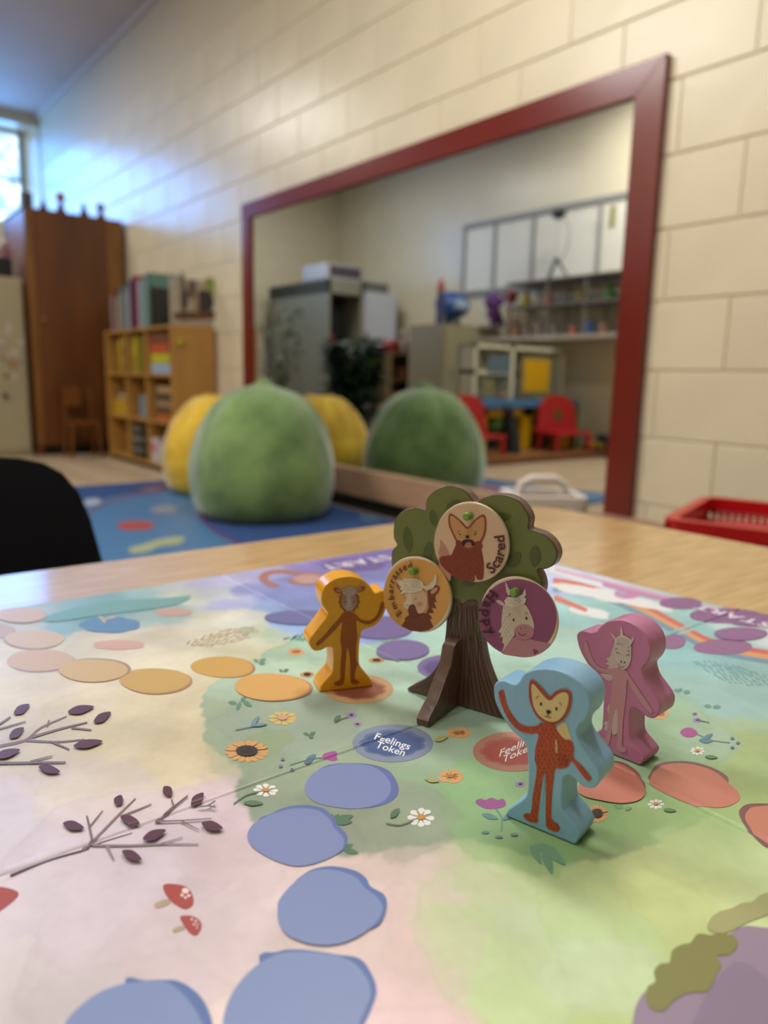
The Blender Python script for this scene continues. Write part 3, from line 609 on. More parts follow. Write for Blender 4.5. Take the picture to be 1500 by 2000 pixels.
# ---------------------------------------------------------------- standing pieces cut from board or wood
class Plate:      # vertical face plane given by two base pixels (left, right) standing on z
    def __init__(s, pl, pr, z=BT+.0003, off=0, rt=None):
        a = at(*pl, 2, z); b_ = at(*pr, 2, z); s.o = a; s.u = (b_-a)/np.linalg.norm(b_-a); s.v = np.array([0, 0, 1.])
        s.n = np.cross(s.u, s.v)            # towards the viewer
        s.o = s.o+s.n*off
    def pix(s, px, py):
        d = FW+(px-750)/F*RT-(py-1000)/F*UP
        t = ((s.o-EYE)@s.n)/(d@s.n); q = EYE+d*t-s.o; return (q@s.u, q@s.v)
    def uv(s, pts): return [s.pix(*p) for p in pts]
    def P3(s, px, py): u, v = s.pix(px, py); return s.o+s.u*u+s.v*v
def strokes(p, z, pts, w, c, sc, sm=4): p.line(z(pts), w/sc, c, sm)

def pawn(name, label, z, sc, outline, base_l, base_r, depth, m, art, lo=None):
    bl, br = z([base_l])[0], z([base_r])[0]
    pl = Plate(bl, br)
    pts = [pl.pix(*q) for q in z(outline)]
    pts = [(u, max(v, 0)) for u, v in pts]
    pts = [q for q in cr(pts, 4)]; pts = [(u, max(v, 0)) for u, v in pts]
    out = [pts[0]]
    for q in pts[1:]:
        if math.hypot(q[0]-out[-1][0], q[1]-out[-1][1]) > .00035: out.append(q)
    us = [q[0] for q in out]; ctr = pl.o+pl.u*((min(us)+max(us))/2)-pl.n*depth/2
    t = thing(name, label, 'game pawn', (ctr[0], ctr[1], BT+.0003))
    B().prism(out, pl.o, pl.u, pl.v, -pl.n, depth, .0007, 2).make('body', m, t, smooth=50)
    art(t, pl, z, sc)
    return t
# light blue pawn with the fox
ZP = zo(930, 1190, 3.571)
m_blue = mat('blue_painted_wood', '83b1d2', .36, noise=.04, scale=150, bump=.06, stretch=(1, 1, .3)); m_pink = mat('pink_painted_wood', 'bd779f', .38, noise=.04, scale=150, bump=.06); m_yel = mat('yellow_painted_wood', 'e6a312', .27, noise=.03, scale=150, bump=.05)
blue_out = [(120,570),(125,530),(150,503),(190,497),(235,515),(272,522),(300,500),(330,452),(400,420),(480,413),(560,425),(650,460),(720,510),(770,570),(795,640),(790,710),(762,770),(722,808),(703,850),(707,900),(740,960),(800,1040),(848,1110),(862,1160),(858,1205),(830,1243),(790,1252),(740,1237),(700,1202),(662,1168),(630,1163),(606,1185),(600,1240),(600,1385),(628,1435),(680,1500),(718,1565),(716,1600),(692,1640),(660,1632),(440,1541),(222,1450),(217,1405),(260,1370),(310,1337),(340,1310),(355,1270),(360,1180),(360,1080),(352,990),(333,930),(290,885),(245,845),(200,780),(160,710),(130,640)]
def fox_art(t, pl, z, sc):
    p = Print(pl.P3, pl.n, 8e-5, 3e-5)
    body = z([(450,790),(520,800),(545,790),(570,850),(620,905),(660,910),(685,960),(680,1030),(740,1090),(790,1150),(805,1180),(790,1198),(770,1190),(720,1130),(670,1060),(645,1095),(600,1112),(555,1112),(542,1180),(530,1300),(525,1440),(545,1480),(575,1500),(585,1530),(565,1552),(520,1540),(490,1510),(486,1460),(486,1300),(485,1160),(472,1150),(455,1250),(440,1380),(432,1440),(430,1485),(400,1487),(350,1468),(332,1440),(348,1420),(385,1415),(395,1300),(413,1200),(423,1110),(410,1040),(415,960),(435,870),(380,868),(310,850),(250,800),(200,720),(170,640),(158,580),(175,562),(195,570),(215,660),(250,730),(300,790),(360,815),(430,810)])
    p.add(z([(555,845),(590,800),(630,795),(645,850),(667,912),(620,908)]), 'cdb982', 3)
    p.add(body, 'a8451c', 3)
    p.add(z([(552,905),(566,930),(568,1000),(556,990)]), 'b9a97e', 3); p.add(z([(475,1165),(482,1165),(470,1320),(463,1400)]), '7fa3ad', 2)
    p.dashes(cr(body, 3), '46231a', 9, 8.5, 4.6, 1.3, 1.5, .2, 3)
    p.dashes(z([(570,1010),(640,1000),(665,1050),(620,1095),(570,1095)]), '46231a', 5, 4.5, 4, 1.1, -.6, .2, 5)
    p.add(z([(370,560),(373,510),(390,488),(425,508),(475,560),(515,605),(550,575),(600,555),(645,560),(668,590),(665,660),(640,730),(600,780),(550,800),(490,792),(430,750),(390,680),(372,620)]), 'a8451c', 3)
    ring = z([(379,560),(384,505),(430,525),(480,575),(517,618),(560,580),(610,562),(657,585),(655,660),(630,735),(590,778),(540,792),(480,780),(430,740),(395,680),(380,620)])
    for i in range(len(ring)):
        a_, b_ = np.array(ring[i]), np.array(ring[(i+1) % len(ring)]); 
        for tt in (.2, .65):
            c0 = a_+(b_-a_)*tt; d = (b_-a_)/np.linalg.norm(b_-a_)*1.8; p.line([c0-d, c0, c0+d], 1.3, '46231a', 0, lift=.05)
    p.add(z([(390,560),(394,522),(412,526),(465,590),(518,634),(568,594),(615,575),(645,592),(646,650),(620,722),(580,768),(530,782),(480,765),(430,720),(402,660)]), 'cdb982', 3)
    for q in ((457,657),(565,690)): p.add(z(ell(*q, 9, 13, 12)), '1c1512')
    p.add(z([(493,704),(510,697),(530,710),(522,722),(507,731),(498,722)]), '1c1512', 3)
    p.line(z([(508,728),(505,742),(490,745),(484,736)]), 1.1, '1c1512'); p.line(z([(505,742),(518,754),(530,748)]), 1.1, '1c1512')
    p.line(z([(426,616),(432,606),(444,603)]), 1.2, '1c1512'); p.line(z([(585,645),(595,652),(602,665)]), 1.2, '1c1512')
    p.make('fox_print', t, 'orange fox printed on the front face')
pawn('game_pawn', 'light blue wooden game pawn with a waving orange fox, nearest piece on the board', ZP, 3.571, blue_out, (222,1450), (660,1632), .0138, m_blue, fox_art)
pink_out = [(700,200),(710,162),(750,150),(800,162),(838,152),(870,112),(920,82),(990,72),(1060,86),(1130,125),(1190,190),(1215,260),(1213,330),(1190,378),(1162,408),(1157,440),(1180,510),(1230,580),(1270,640),(1282,690),(1268,740),(1230,763),(1190,753),(1150,720),(1110,692),(1085,692),(1074,720),(1070,800),(1070,885),(1085,925),(1125,975),(1165,1025),(1168,1055),(1145,1085),(1110,1078),(940,1008),(785,940),(783,905),(800,880),(850,850),(872,830),(880,760),(884,660),(884,560),(870,495),(830,440),(790,400),(755,350),(720,280)]
def uni_art(t, pl, z, sc):
    p = Print(pl.P3, pl.n, 8e-5, 3e-5); L = 'c08a98'; Wt = 'c6b0b0'
    p.add(z([(870,450),(900,448),(955,455),(945,495),(910,492)]), Wt, 3)
    p.add(z([(905,780),(890,800),(905,810),(895,835),(930,850),(930,790)]), Wt, 3); p.add(z([(925,660),(918,700),(930,740),(945,700)]), Wt, 3)
    p.add(z([(955,260),(935,330),(908,345),(925,362),(903,378),(930,392),(914,412),(960,418),(1000,405),(975,330)]), Wt, 0)
    p.add(z([(755,240),(765,224),(780,240),(795,300),(830,370),(880,410),(950,415),(1000,410),(1045,425),(1075,470),(1130,550),(1190,640),(1230,700),(1225,722),(1205,715),(1150,650),(1090,560),(1055,490),(1048,600),(1035,700),(1025,800),(1022,900),(1020,950),(1045,965),(1047,990),(1015,997),(985,970),(985,860),(965,845),(955,800),(945,860),(935,920),(925,942),(890,935),(885,905),(910,890),(918,800),(930,700),(942,600),(950,500),(945,450),(880,442),(820,400),(775,330),(757,280)]), L, 3)
    p.add(z([(970,710),(985,700),(990,760),(985,860),(950,862),(955,780)]), Wt, 3)
    p.add(z([(962,240),(990,215),(1040,215),(1080,245),(1085,300),(1080,360),(1055,408),(1020,418),(990,390),(968,325)]), 'c9b5b2', 3)
    p.add(z([(937,165),(950,168),(975,190),(972,215)]), Wt, 2); p.add(z([(1102,190),(1098,225),(1075,250),(1068,225)]), Wt, 2)
    p.add(z([(1008,185),(1014,108),(1030,182)]), 'd2c2bd', 0)
    p.add(z([(970,215),(985,192),(1030,180),(1075,205),(1088,235),(1060,262),(1010,240),(975,228)]), 'd2c2bd', 3)
    for k in range(5): p.line(z([(985,205+k*9),(1020,197+k*11),(1070,215+k*9)]), .7, '8a6c78', lift=.2)
    p.line(z([(982,305),(992,298),(1005,310)]), 1, '2a1a20'); p.line(z([(1052,322),(1065,312),(1075,320)]), 1, '2a1a20'); p.line(z([(975,278),(990,270)]), 1, '2a1a20', 0); p.line(z([(1060,285),(1078,292)]), 1, '2a1a20', 0)
    p.add(z(ell(1018, 362, 5, 7, 8)), '5a2f38'); p.add(z(ell(1042, 368, 5, 7, 8)), '5a2f38'); p.line(z([(998,375),(1008,395),(1025,402),(1040,395)]), 1.1, '5a2f38')
    p.make('unicorn_print', t, 'pale unicorn printed on the front face')
pawn('game_pawn', 'pink wooden game pawn with a waving pale unicorn, right of the tree', ZP, 3.571, pink_out, (940,1008), (1110,1078), .0140, m_pink, uni_art)
ZY = zo(560, 1080, 6.667)
yel_out = [(450,600),(460,520),(500,435),(580,365),(680,322),(790,306),(900,316),(990,350),(1060,402),(1110,470),(1142,515),(1185,515),(1230,492),(1270,495),(1292,540),(1302,620),(1290,740),(1240,850),(1170,930),(1090,975),(1015,998),(978,1030),(962,1100),(948,1200),(942,1300),(945,1435),(972,1505),(1030,1570),(1090,1640),(1112,1690),(1090,1738),(770,1773),(450,1810),(434,1780),(445,1735),(505,1660),(570,1585),(598,1530),(603,1400),(603,1290),(590,1235),(530,1230),(450,1268),(380,1280),(325,1250),(291,1185),(300,1120),(360,1040),(440,935),(515,835),(533,780),(503,730),(462,680)]
def cow_art(t, pl, z, sc):
    p = Print(pl.P3, pl.n, 8e-5, 3e-5); K = 'a4560e'
    body = z([(760,770),(850,770),(900,800),(960,860),(1040,880),(1120,860),(1180,790),(1210,700),(1230,640),(1265,650),(1260,720),(1210,820),(1150,890),(1060,930),(970,910),(908,885),(912,1000),(917,1120),(903,1220),(905,1400),(930,1440),(900,1500),(885,1630),(930,1660),(942,1690),(900,1708),(840,1697),(828,1640),(825,1500),(820,1350),(800,1250),(785,1250),(770,1400),(757,1560),(745,1660),(730,1710),(680,1730),(620,1720),(625,1680),(690,1650),(697,1560),(702,1400),(715,1250),(698,1150),(708,1000),(720,900),(640,990),(540,1090),(450,1180),(400,1208),(380,1185),(400,1150),(480,1080),(580,960),(680,850),(720,790)])
    p.add(body, K, 3); p.dashes(cr(body, 3), '74340a', 6.5, 6, 3.2, 1.1, 1.5, .2, 3)
    sp = []
    for k in range(26):
        a = -math.pi/2+2*math.pi*k/26; r = 1 if k % 2 else .86; sp.append((812+145*r*math.cos(a), 620+160*r*math.sin(a)))
    p.add(z(sp), K, 0)
    for e in ([(730,490),(680,455),(610,450),(620,500),(680,530),(740,520)], [(890,480),(940,440),(1020,430),(1010,480),(950,510),(900,510)]): p.add(z(e), K, 3)
    p.add(z([(720,500),(680,475),(640,478),(670,510)]), 'b98663', 2); p.add(z([(905,490),(940,465),(980,455),(955,495)]), 'b98663', 2)
    p.add(z([(745,470),(680,435),(640,395),(645,430),(690,470),(740,495)]), 'b99a78', 0); p.add(z([(890,460),(950,420),(982,375),(985,410),(950,450),(900,478)]), 'b99a78', 0)
    p.add(z(ell(812, 625, 102, 128, 22)), 'a8897a'); p.add(z([(785,560),(830,560),(838,690),(785,690)]), 'c0a79a', 3); p.add(z(ell(808, 705, 52, 38, 14)), 'c3b0a6')
    p.add(z([(720,520),(740,460),(800,432),(860,440),(905,480),(900,520),(830,545),(760,540)]), 'bba79b', 3)
    p.dashes(z([(725,515),(745,465),(800,440),(860,445),(900,480),(895,515),(830,535),(760,535)]), '4a3020', 4.5, 4, 2.5, .8, 1.3)
    for a_, b_, c_ in (((740,625),(755,640),(775,628)), ((855,622),(872,638),(892,612)), ((775,700),(805,715),(850,698)), ((730,595),(745,580),(752,578)), ((870,590),(885,585),(890,592))): p.line(z([a_, b_, c_]), 1, '4a2b20')
    p.make('highland_cow_print', t, 'brown shaggy cow printed on the front face')
pawn('game_pawn', 'mustard yellow wooden game pawn with a waving horned cow, left of the tree', ZY, 6.667, yel_out, (450,1810), (1090,1738), .0140, m_yel, cow_art)

# ---------------------------------------------------------------- the wooden tree
ZT = zo(720, 920, 3.75)
tl, tr = ZT([(290,1612)])[0], ZT([(960,1808)])[0]
TP = Plate(tl, tr); TD = .0068
m_bark = mat('brown_painted_wood', '60463a', .34, noise=.06, scale=120, bump=.12, stretch=(1, 1, .2)); m_crown = mat('crown_green_face', '66713f', .42, noise=.04, scale=200, bump=.04)
crown_px = [(205,540),(182,490),(183,400),(200,340),(250,292),(320,268),(385,275),(415,290),(418,232),(440,180),(500,130),(580,107),(660,118),(720,158),(760,208),(782,228),(830,197),(900,176),(1000,176),(1090,212),(1150,280),(1178,350),(1172,418),(1205,433),(1280,460),(1348,520),(1380,590),(1375,650),(1340,698),(1285,720),(1238,722),(1262,780),(1275,840),(1265,900),(1210,1000),(1100,1060),(1000,1120),(900,1180),(840,1185)]
trunk_px = [(815,1185),(822,1250),(835,1340),(860,1440),(905,1560),(960,1670),(1010,1740),(1045,1790),(1035,1828),(985,1818),(960,1812),(680,1727),(490,1672),(350,1630),(298,1618),(282,1597),(300,1580),(370,1545),(440,1500),(500,1425),(538,1330),(560,1200),(570,1080)]
left_px = [(590,1000),(600,930),(500,905),(350,880),(240,830),(180,740),(165,640),(172,580)]
tree_uv = cr(TP.uv(ZT(crown_px+trunk_px+left_px)), 4); tree_uv = [(u, max(v, 0)) for u, v in tree_uv]
o_ = [tree_uv[0]]
for q in tree_uv[1:]:
    if math.hypot(q[0]-o_[-1][0], q[1]-o_[-1][1]) > .0004: o_.append(q)
ctr = TP.P3(*ZT([(690,1730)])[0])
tree = thing('wooden_tree_stand', 'brown wooden toy tree with green crown standing at the board centre, holding three round tokens', 'game piece', (ctr[0], ctr[1], BT+.0003))
B().prism(o_, TP.o, TP.u, TP.v, -TP.n, TD, .0007, 2).make('tree_board', m_bark, tree, smooth=50)
def inset(pts, d):
    P = [np.array(q) for q in pts]; n = len(P); A = sum(P[i-1][0]*P[i][1]-P[i][0]*P[i-1][1] for i in range(n)); sg = 1 if A > 0 else -1; out = []
    for i in range(n):
        t = P[(i+1) % n]-P[i-1]; t = t/max(1e-9, np.hypot(*t)); out.append(P[i]+sg*d*np.array([-t[1], t[0]]))
    return out
crown_face = [(205,540),(182,490),(183,400),(200,340),(250,292),(320,268),(385,275),(415,290),(418,232),(440,180),(500,130),(580,107),(660,118),(720,158),(760,208),(782,228),(830,197),(900,176),(1000,176),(1090,212),(1150,280),(1178,350),(1172,418),(1205,433),(1280,460),(1348,520),(1380,590),(1375,650),(1340,698),(1285,720),(1238,722),(1262,780),(1275,840),(1265,900),(1210,1000),(1100,1060),(1000,1120),(900,1182),(820,1183),(790,1180),(782,1100),(800,1060),(795,960),(740,950),(690,975),(655,940),(640,950),(606,925),(500,905),(350,880),(240,830),(180,740),(165,640),(172,580)]
cfp = inset(cr(ZT(crown_face), 4), 2.2)
p = Print(TP.P3, TP.n, 6e-5, 3e-5); p.add(cfp, '66713f')
for e in ((290,500,38,98,-.12),(475,345,30,62,-.2),(440,600,38,85,.1),(985,330,62,28,.1),(1010,480,32,75,-.1),(1065,650,42,70,.75),(1220,620,40,75,.02),(735,820,50,25,0),(620,245,60,26,-.5),(620,1000,26,40,.4)):
    x, y, a, b_, r = e; pts = []
    L_ = max(a, b_); wd = min(a, b_); ang = r+(0 if a > b_ else math.pi/2)
    for k in range(16):
        tt = 2*math.pi*k/16; X_, Y_ = L_*math.cos(tt), wd*math.sin(tt)*abs(math.sin(tt))**.3
        pts.append((x+X_*math.cos(ang)-Y_*math.sin(ang), y+X_*math.sin(ang)+Y_*math.cos(ang)))
    p.add(ZT(pts), '49592f')
p.make('crown_print', tree, 'green crown face with darker leaves')
p = Print(TP.P3, TP.n, 6e-5, 3e-5)
p.line(ZT([(600,925),(640,950),(680,978),(720,955),(760,942),(798,960)]), 1.2, '2f1c12')
for k in range(16):
    f0 = k/15; x0 = 600+190*f0; x1 = 585+215*f0; xm = 560+270*f0; xb = 340+660*f0
    yb = 1600+215*f0 if True else 0; w = 6*math.sin(k*2.3)
    p.line(ZT([(x0, 985+12*math.sin(k*1.7)), (x1+w, 1100), (xm-w, 1260), (xm-20*(1-f0)+22*f0+w, 1420), (xb*.45+(xm)*.55, 1540+40*f0), (xb, yb-8)]), 1.1, '34200f', 4, lift=.2)
p.add(ZT(ell(742, 1225, 10, 14, 12)), '3a2518')
p.line(ZT([(725,1200),(715,1230),(735,1260),(765,1245),(768,1215),(745,1195)]), .8, '3a2518')
p.make('bark_grain_print', tree, 'dark wood grain lines')
# cross brace, slotted through the trunk at right angles to it
bo = TP.P3(*ZT([(668,1727)])[0]); bo = np.array([bo[0], bo[1], BT+.0003]); bn = TP.n
hT = TP.pix(*ZT([(655,1215)])[0])[1]-.001
foot = at(*ZT([(450,1888)])[0], 2, BT); Lf = float((foot-bo)@bn)
prof = [(-TD-.02, 0), (Lf, 0), (Lf+.0005, .003), (Lf-.002, .0055), (Lf*.72, .0095), (Lf*.45, .019), (Lf*.30, hT*.7), (Lf*.24, hT*.93), (Lf*.12, hT), (0, hT*1.01), (-TD-.002, hT*.98), (-TD-.004, hT*.7), (-TD-.007, .019), (-TD-.015, .010), (-TD-.021, .004)]
BW = .0066
B().prism(prof, bo-TP.u*(BW*1.15), bn, (0, 0, 1), TP.u, BW, .0007, 2).make('cross_brace', m_bark, tree, smooth=40)
# tokens on pegs
m_peg = mat('green_peg', '6f9a44', .3)
def token(zc, rx, ry, face, label, peg, art, gapn):
    cpx = ZT([zc])[0]; P = Plate(tl, tr, off=gapn)
    cu, cv = P.pix(*cpx); ru = abs(P.pix(*ZT([(zc[0]+rx, zc[1])])[0])[0]-cu); rv = abs(P.pix(*ZT([(zc[0], zc[1]+ry)])[0])[1]-cv); r = (ru+rv)/2
    c3 = P.o+P.u*cu+P.v*cv
    t = thing('emotion_token', label, 'token', c3-np.array([0, 0, r]), 'round tokens hung on the tree')
    disc = [(cu+r*math.cos(2*math.pi*k/64), cv+r*math.sin(2*math.pi*k/64)) for k in range(64)]
    B().prism(disc, P.o, P.u, P.v, -P.n, .0024, .0006, 3).make('disc', mat('token_rim', 'd9c3a8', .3), t, smooth=50)
    p = Print(P.P3, P.n, 6e-5, 3e-5)
    q3 = lambda s_: [tuple(ZT([(zc[0]+rx*s_*math.cos(a), zc[1]+ry*s_*math.sin(a))])[0]) for a in [2*math.pi*k/48 for k in range(48)]]
    p.add(q3(.965), face)
    art(p, P, cu, cv, r)
    p.make('token_print', t)
    pu, pv = P.pix(*ZT([peg])[0]); pc = P.o+P.u*pu+P.v*pv
    pk = B().tube([pc-P.n*(gapn+.001), pc+P.n*.0034, pc+P.n*.0040], [.0019, .0019, .0014], 16).make('peg', m_peg, tree, 'green peg', smooth=40)
def arc_text(p, P, cu, cv, txt, rad, a0, a1, size, c, inward, w=.02):
    # letters placed on a circle; angles in degrees counter-clockwise in the face plane
    adv = [glyph(ch, w)[2] for ch in txt]; tot = sum(adv); x = 0; p.z += p.st
    old = p.P3; p.P3 = lambda u, v: P.o+P.u*u+P.v*v
    for ch, ad in zip(txt, adv):
        f = (x+ad/2)/tot; a = math.radians(a0+(a1-a0)*f); x += ad
        rd = np.array([math.cos(a), math.sin(a)]); ev = -rd if inward else rd
        eu = np.array([ev[1], -ev[0]]); pos = np.array([cu, cv])+rd*rad-eu*ad*size/2
        vs, fs, _ = glyph(ch, w); p.glyph(vs, fs, pos, eu, ev, size, c)
    p.P3 = old
def art_scared(p, P, cu, cv, r):
    z = ZT
    p.add(z([(520,700),(515,630),(535,600),(512,610),(525,540),(525,500),(560,540),(590,600),(600,640),(600,800),(560,760)]), 'b9826f', 3)
    body = z([(520,640),(560,620),(605,615),(640,540),(660,510),(690,520),(700,560),(750,575),(790,540),(825,570),(845,680),(840,780),(820,797),(795,790),(780,760),(775,808),(720,805),(650,785),(590,745),(535,690)])
    p.add(z([(522,640),(540,620),(560,625),(585,612),(600,625),(600,740),(570,725),(530,685)]), '8a3f28', 0)
    p.add(body, '7e3220', 3); p.dashes(cr(body, 3), '4a1a14', 8.5, 7.5, 3.6, .9, 1.5)
    p.add(z([(585,350),(592,318),(610,312),(650,340),(695,380),(728,412),(765,370),(810,330),(845,318),(862,350),(862,430),(845,490),(815,535),(760,570),(700,565),(650,525),(610,450),(590,400)]), '8a4022', 3)
    p.add(z([(598,360),(603,330),(620,330),(665,365),(728,425),(785,365),(835,335),(850,360),(848,430),(828,490),(795,530),(750,558),(705,552),(665,520),(625,450),(606,400)]), 'c08f60', 3)
    p.add(z([(640,520),(655,505),(678,512),(690,540),(680,570),(650,560)]), '7e3220', 3); p.add(z([(775,530),(795,512),(825,520),(835,560),(800,575),(780,560)]), '7e3220', 3)
    for q in ((673,462),(782,462)): p.add(z(ell(*q, 5, 7, 10)), '1c1210')
    p.add(z(ell(727, 480, 15, 12, 12)), '1c1210')
    p.add(z([(687,535),(690,510),(715,500),(745,500),(770,510),(780,530),(770,548),(745,535),(715,535),(697,550)]), '1f1012', 3); p.add(z([(712,545),(718,525),(745,518),(758,535),(750,548),(730,542)]), 'b35f74', 3)
    p.line(z([(655,448),(662,438),(672,436)]), .9, '3a1a10'); p.line(z([(780,440),(790,443),(797,452)]), .9, '3a1a10')
    arc_text(p, P, cu, cv, 'Scared', r*.93, -49, 21, r*.38, '4f1f20', True)
def art_emb(p, P, cu, cv, r):
    z = ZT
    body = z([(240,1135),(270,1090),(260,1080),(300,1050),(310,1030),(300,1000),(310,975),(330,970),(350,1000),(360,1040),(420,1040),(440,1000),(430,880),(460,850),(500,880),(490,930),(500,960),(480,960),(500,1010),(465,1000),(480,1040),(440,1040),(470,1080),(450,1085),(475,1140),(440,1165),(380,1177),(310,1170)])
    p.add(body, '6f3422', 0)
    p.add(z([(440,880),(450,850),(490,835),(520,845),(522,870),(495,910),(460,920)]), '7a3a26', 3); p.add(z([(455,885),(470,862),(505,850),(500,875),(470,900)]), 'c9967a', 3)
    p.add(z([(205,815),(225,815),(260,850),(262,895),(235,880),(212,850)]), '8a4a3a', 3); p.add(z([(220,830),(240,835),(252,868),(235,865)]), 'c98f80', 3)
    p.add(z([(275,870),(300,830),(360,840),(400,870),(430,930),(428,990),(400,1035),(365,1040),(345,1000),(310,975),(280,960),(265,920)]), 'cfae92', 3)
    p.add(z([(290,890),(310,890),(320,950),(330,975),(285,960)]), 'd6c2ae', 3); p.add(z(ell(288, 978, 30, 30, 16)), 'd6c8ba')
    p.add(z([(300,1050),(295,1000),(315,975),(340,980),(352,1010),(360,1060)]), '6f3422', 3)
    p.add(z(ell(378, 972, 22, 16, 12)), 'c98a72')
    p.add(z([(195,785),(230,810),(215,790),(260,805),(250,785),(300,785),(350,785),(395,805),(408,840),(390,875),(330,890),(270,890),(240,900),(250,870),(230,870),(245,845),(220,825)]), 'd9cdb8', 0)
    p.dashes(z([(240,815),(300,792),(350,792),(390,810),(400,840),(385,868),(330,882),(270,880)]), '3f3428', 6, 5, 3.2, .8, 1.3)
    p.add(z([(400,845),(440,835),(475,800),(492,755),(503,775),(500,815),(475,855),(430,870)]), 'cfc6b4', 3)
    p.line(z([(340,930),(350,937),(355,925)]), .8, '2a1a14'); p.line(z([(345,915),(355,908)]), .8, '2a1a14', 0); p.line(z([(268,935),(272,920)]), .8, '2a1a14', 0); p.line(z([(270,985),(288,978),(305,990)]), .8, '2a1a14')
    arc_text(p, P, cu, cv, 'Embarrassed', r*.70, 236, 98, r*.255, '4a1c14', False)
def art_happy(p, P, cu, cv, r):
    z = ZT
    p.add(z([(970,1330),(1010,1270),(1060,1220),(1130,1215),(1220,1240),(1330,1265),(1310,1300),(1240,1340),(1150,1360),(1060,1355)]), 'b7808c', 3)
    p.add(z([(1205,1300),(1250,1320),(1215,1345)]), '7a3a5c', 0)
    p.add(z([(1010,950),(985,1000),(975,1080),(975,1140),(950,1180),(975,1185),(965,1215),(985,1215),(980,1260),(995,1260),(985,1320),(1010,1280),(1040,1240),(1070,1200),(1060,1120),(1030,1020)]), 'cdbfb0', 0)
    p.dashes(z([(1000,980),(985,1060),(985,1180),(995,1240),(1040,1220),(1055,1140),(1020,1040)]), '6a5a58', 7, 6, 3.5, .8, 1.7)
    p.add(z([(935,950),(965,945),(1000,975),(995,990),(960,975)]), 'cda9a5', 3)
    p.add(z([(1010,990),(1050,960),(1120,965),(1160,990),(1195,1060),(1215,1140),(1190,1200),(1130,1220),(1090,1200),(1050,1150),(1015,1070)]), 'c9b5a6', 3)
    p.add(z([(1070,1165),(1095,1130),(1150,1120),(1200,1140),(1215,1180),(1195,1218),(1140,1232),(1090,1215)]), 'b57b88', 3)
    p.add(z([(1150,860),(1156,905),(1140,930),(1158,925),(1150,965),(1110,985),(1050,998),(1010,980),(995,950),(1020,920),(1080,925),(1130,900)]), 'd2c8ba', 0)
    p.dashes(z([(1005,950),(1030,930),(1080,935),(1140,930),(1145,960),(1100,980),(1040,990)]), '6a5a58', 7, 5, 4, .8, .2)
    p.add(z([(1003,803),(1045,885),(1030,912),(1012,885)]), 'd2c2b8', 0)
    for k in range(3): p.line(z([(1010,850+k*20),(1030,845+k*20)]), .7, '7a5a60', 0, lift=.2)
    for q in ((1065,1087),(1159,1076)): p.add(z(ell(*q, 7, 10, 10)), '241416')
    p.line(z([(1035,1060),(1037,1045),(1044,1040)]), 1, '241416'); p.line(z([(1150,1030),(1160,1035),(1166,1045)]), 1, '241416')
    for q in ((1120,1148),(1155,1143)): p.add(z(ell(*q, 4, 5, 8)), '4a2028')
    p.line(z([(1103,1180),(1115,1195),(1140,1200),(1158,1185)]), 1.1, '4a2028')
    arc_text(p, P, cu, cv, 'Happy', r*.93, 137, 222, r*.38, '3a0e28', True)
token((748,523), 278, 291, 'cfb096', 'beige round token reading Scared with an orange fox, top of the tree', (740,325), art_scared, .0038)
token((352,907), 252, 273, 'd39c52', 'orange round token reading Embarrassed with a shaggy cow, left of the tree', (342,727), art_emb, .0034)
token((1092,1073), 296, 291, '8b4a70', 'purple round token reading Happy with a unicorn, right of the tree', (1083,880), art_happy, .0042)

# ---------------------------------------------------------------- bean bags
def beanbag(label, cx, cy, r, h, col, col2, seed, twin=False):
    t = thing('bean_bag', label, 'bean bag', (cx, cy, .0096), 'bean bags by the mirror'); bm = bmesh.new(); rg = random.Random(seed)
    prof = [(.0, 0), (.55, .0), (.80, .012), (.93, .07), (1.0, .20), (1.02, .34), (.97, .50), (.87, .65), (.71, .79), (.52, .885), (.32, .935), (.16, .96), (.09, .985), (.06, 1.0), (0, 1.0)]
    if twin: prof = [(.0, 0), (.55, .0), (.82, .012), (.94, .08), (1.0, .22), (1.0, .38), (.94, .54), (.82, .70), (.66, .83), (.50, .92), (.36, .97), (.22, .965), (.12, .95), (.05, .945), (0, .945)]
    pr = cr([np.array(q) for q in prof], 4, False); n = 72; rings = []
    for (q, z) in pr[1:-1]:
        row = []
        for k in range(n):
            a = 2*math.pi*k/n; pl = 1+.030*math.sin(5*a+seed+3*z)*(.3+z)+.016*math.sin(11*a+2*seed+6*z)*(.2+z)+.034*math.sin(13*a+seed)*max(0, z-.62)*2.2+.012*math.sin(23*a+9*z)*z*z*1.5
            top = .02*math.sin(3*a+seed)*z*(1-z)*4
            row.append(bm.verts.new((max(q, .01)*r*pl*math.cos(a), max(q, .01)*r*pl*math.sin(a), (z+top*.5)*h)))
        rings.append(row)
    for a_, b_ in zip(rings, rings[1:]):
        for k in range(n): bm.faces.new((a_[k], a_[(k+1) % n], b_[(k+1) % n], b_[k]))
    bm.faces.new(rings[0][::-1]); bm.faces.new(rings[-1])
    me = bpy.data.meshes.new('cover'); bm.to_mesh(me); bm.free()
    m = mat('velour_'+col, col, .85, noise=.30, scale=7, col2=col2, bump=.8, bscale=11, sheen=.6)
    link('cover', me, m, t, smooth=180)
    B().tube([(-.03*r, -.11*r, h*.955), (0, 0, h*.995), (.1*r, .03*r, h*1.0), (.16*r, .02*r, h*.97)] if not twin else [(-.3*r, 0, h*.975), (0, 0, h*.96), (.3*r, .03*r, h*.975)], .012, 8).make('top_seam', m, t, world=False)
    s = B(); ring = [(r*.83*math.cos(a), r*.83*math.sin(a), .018*h) for a in [2*math.pi*k/48 for k in range(49)]]
    s.tube([(x, y, z+.004) for x, y, z in ring], .006, 6, caps=False).make('bottom_seam', m, t, world=False)
    return t
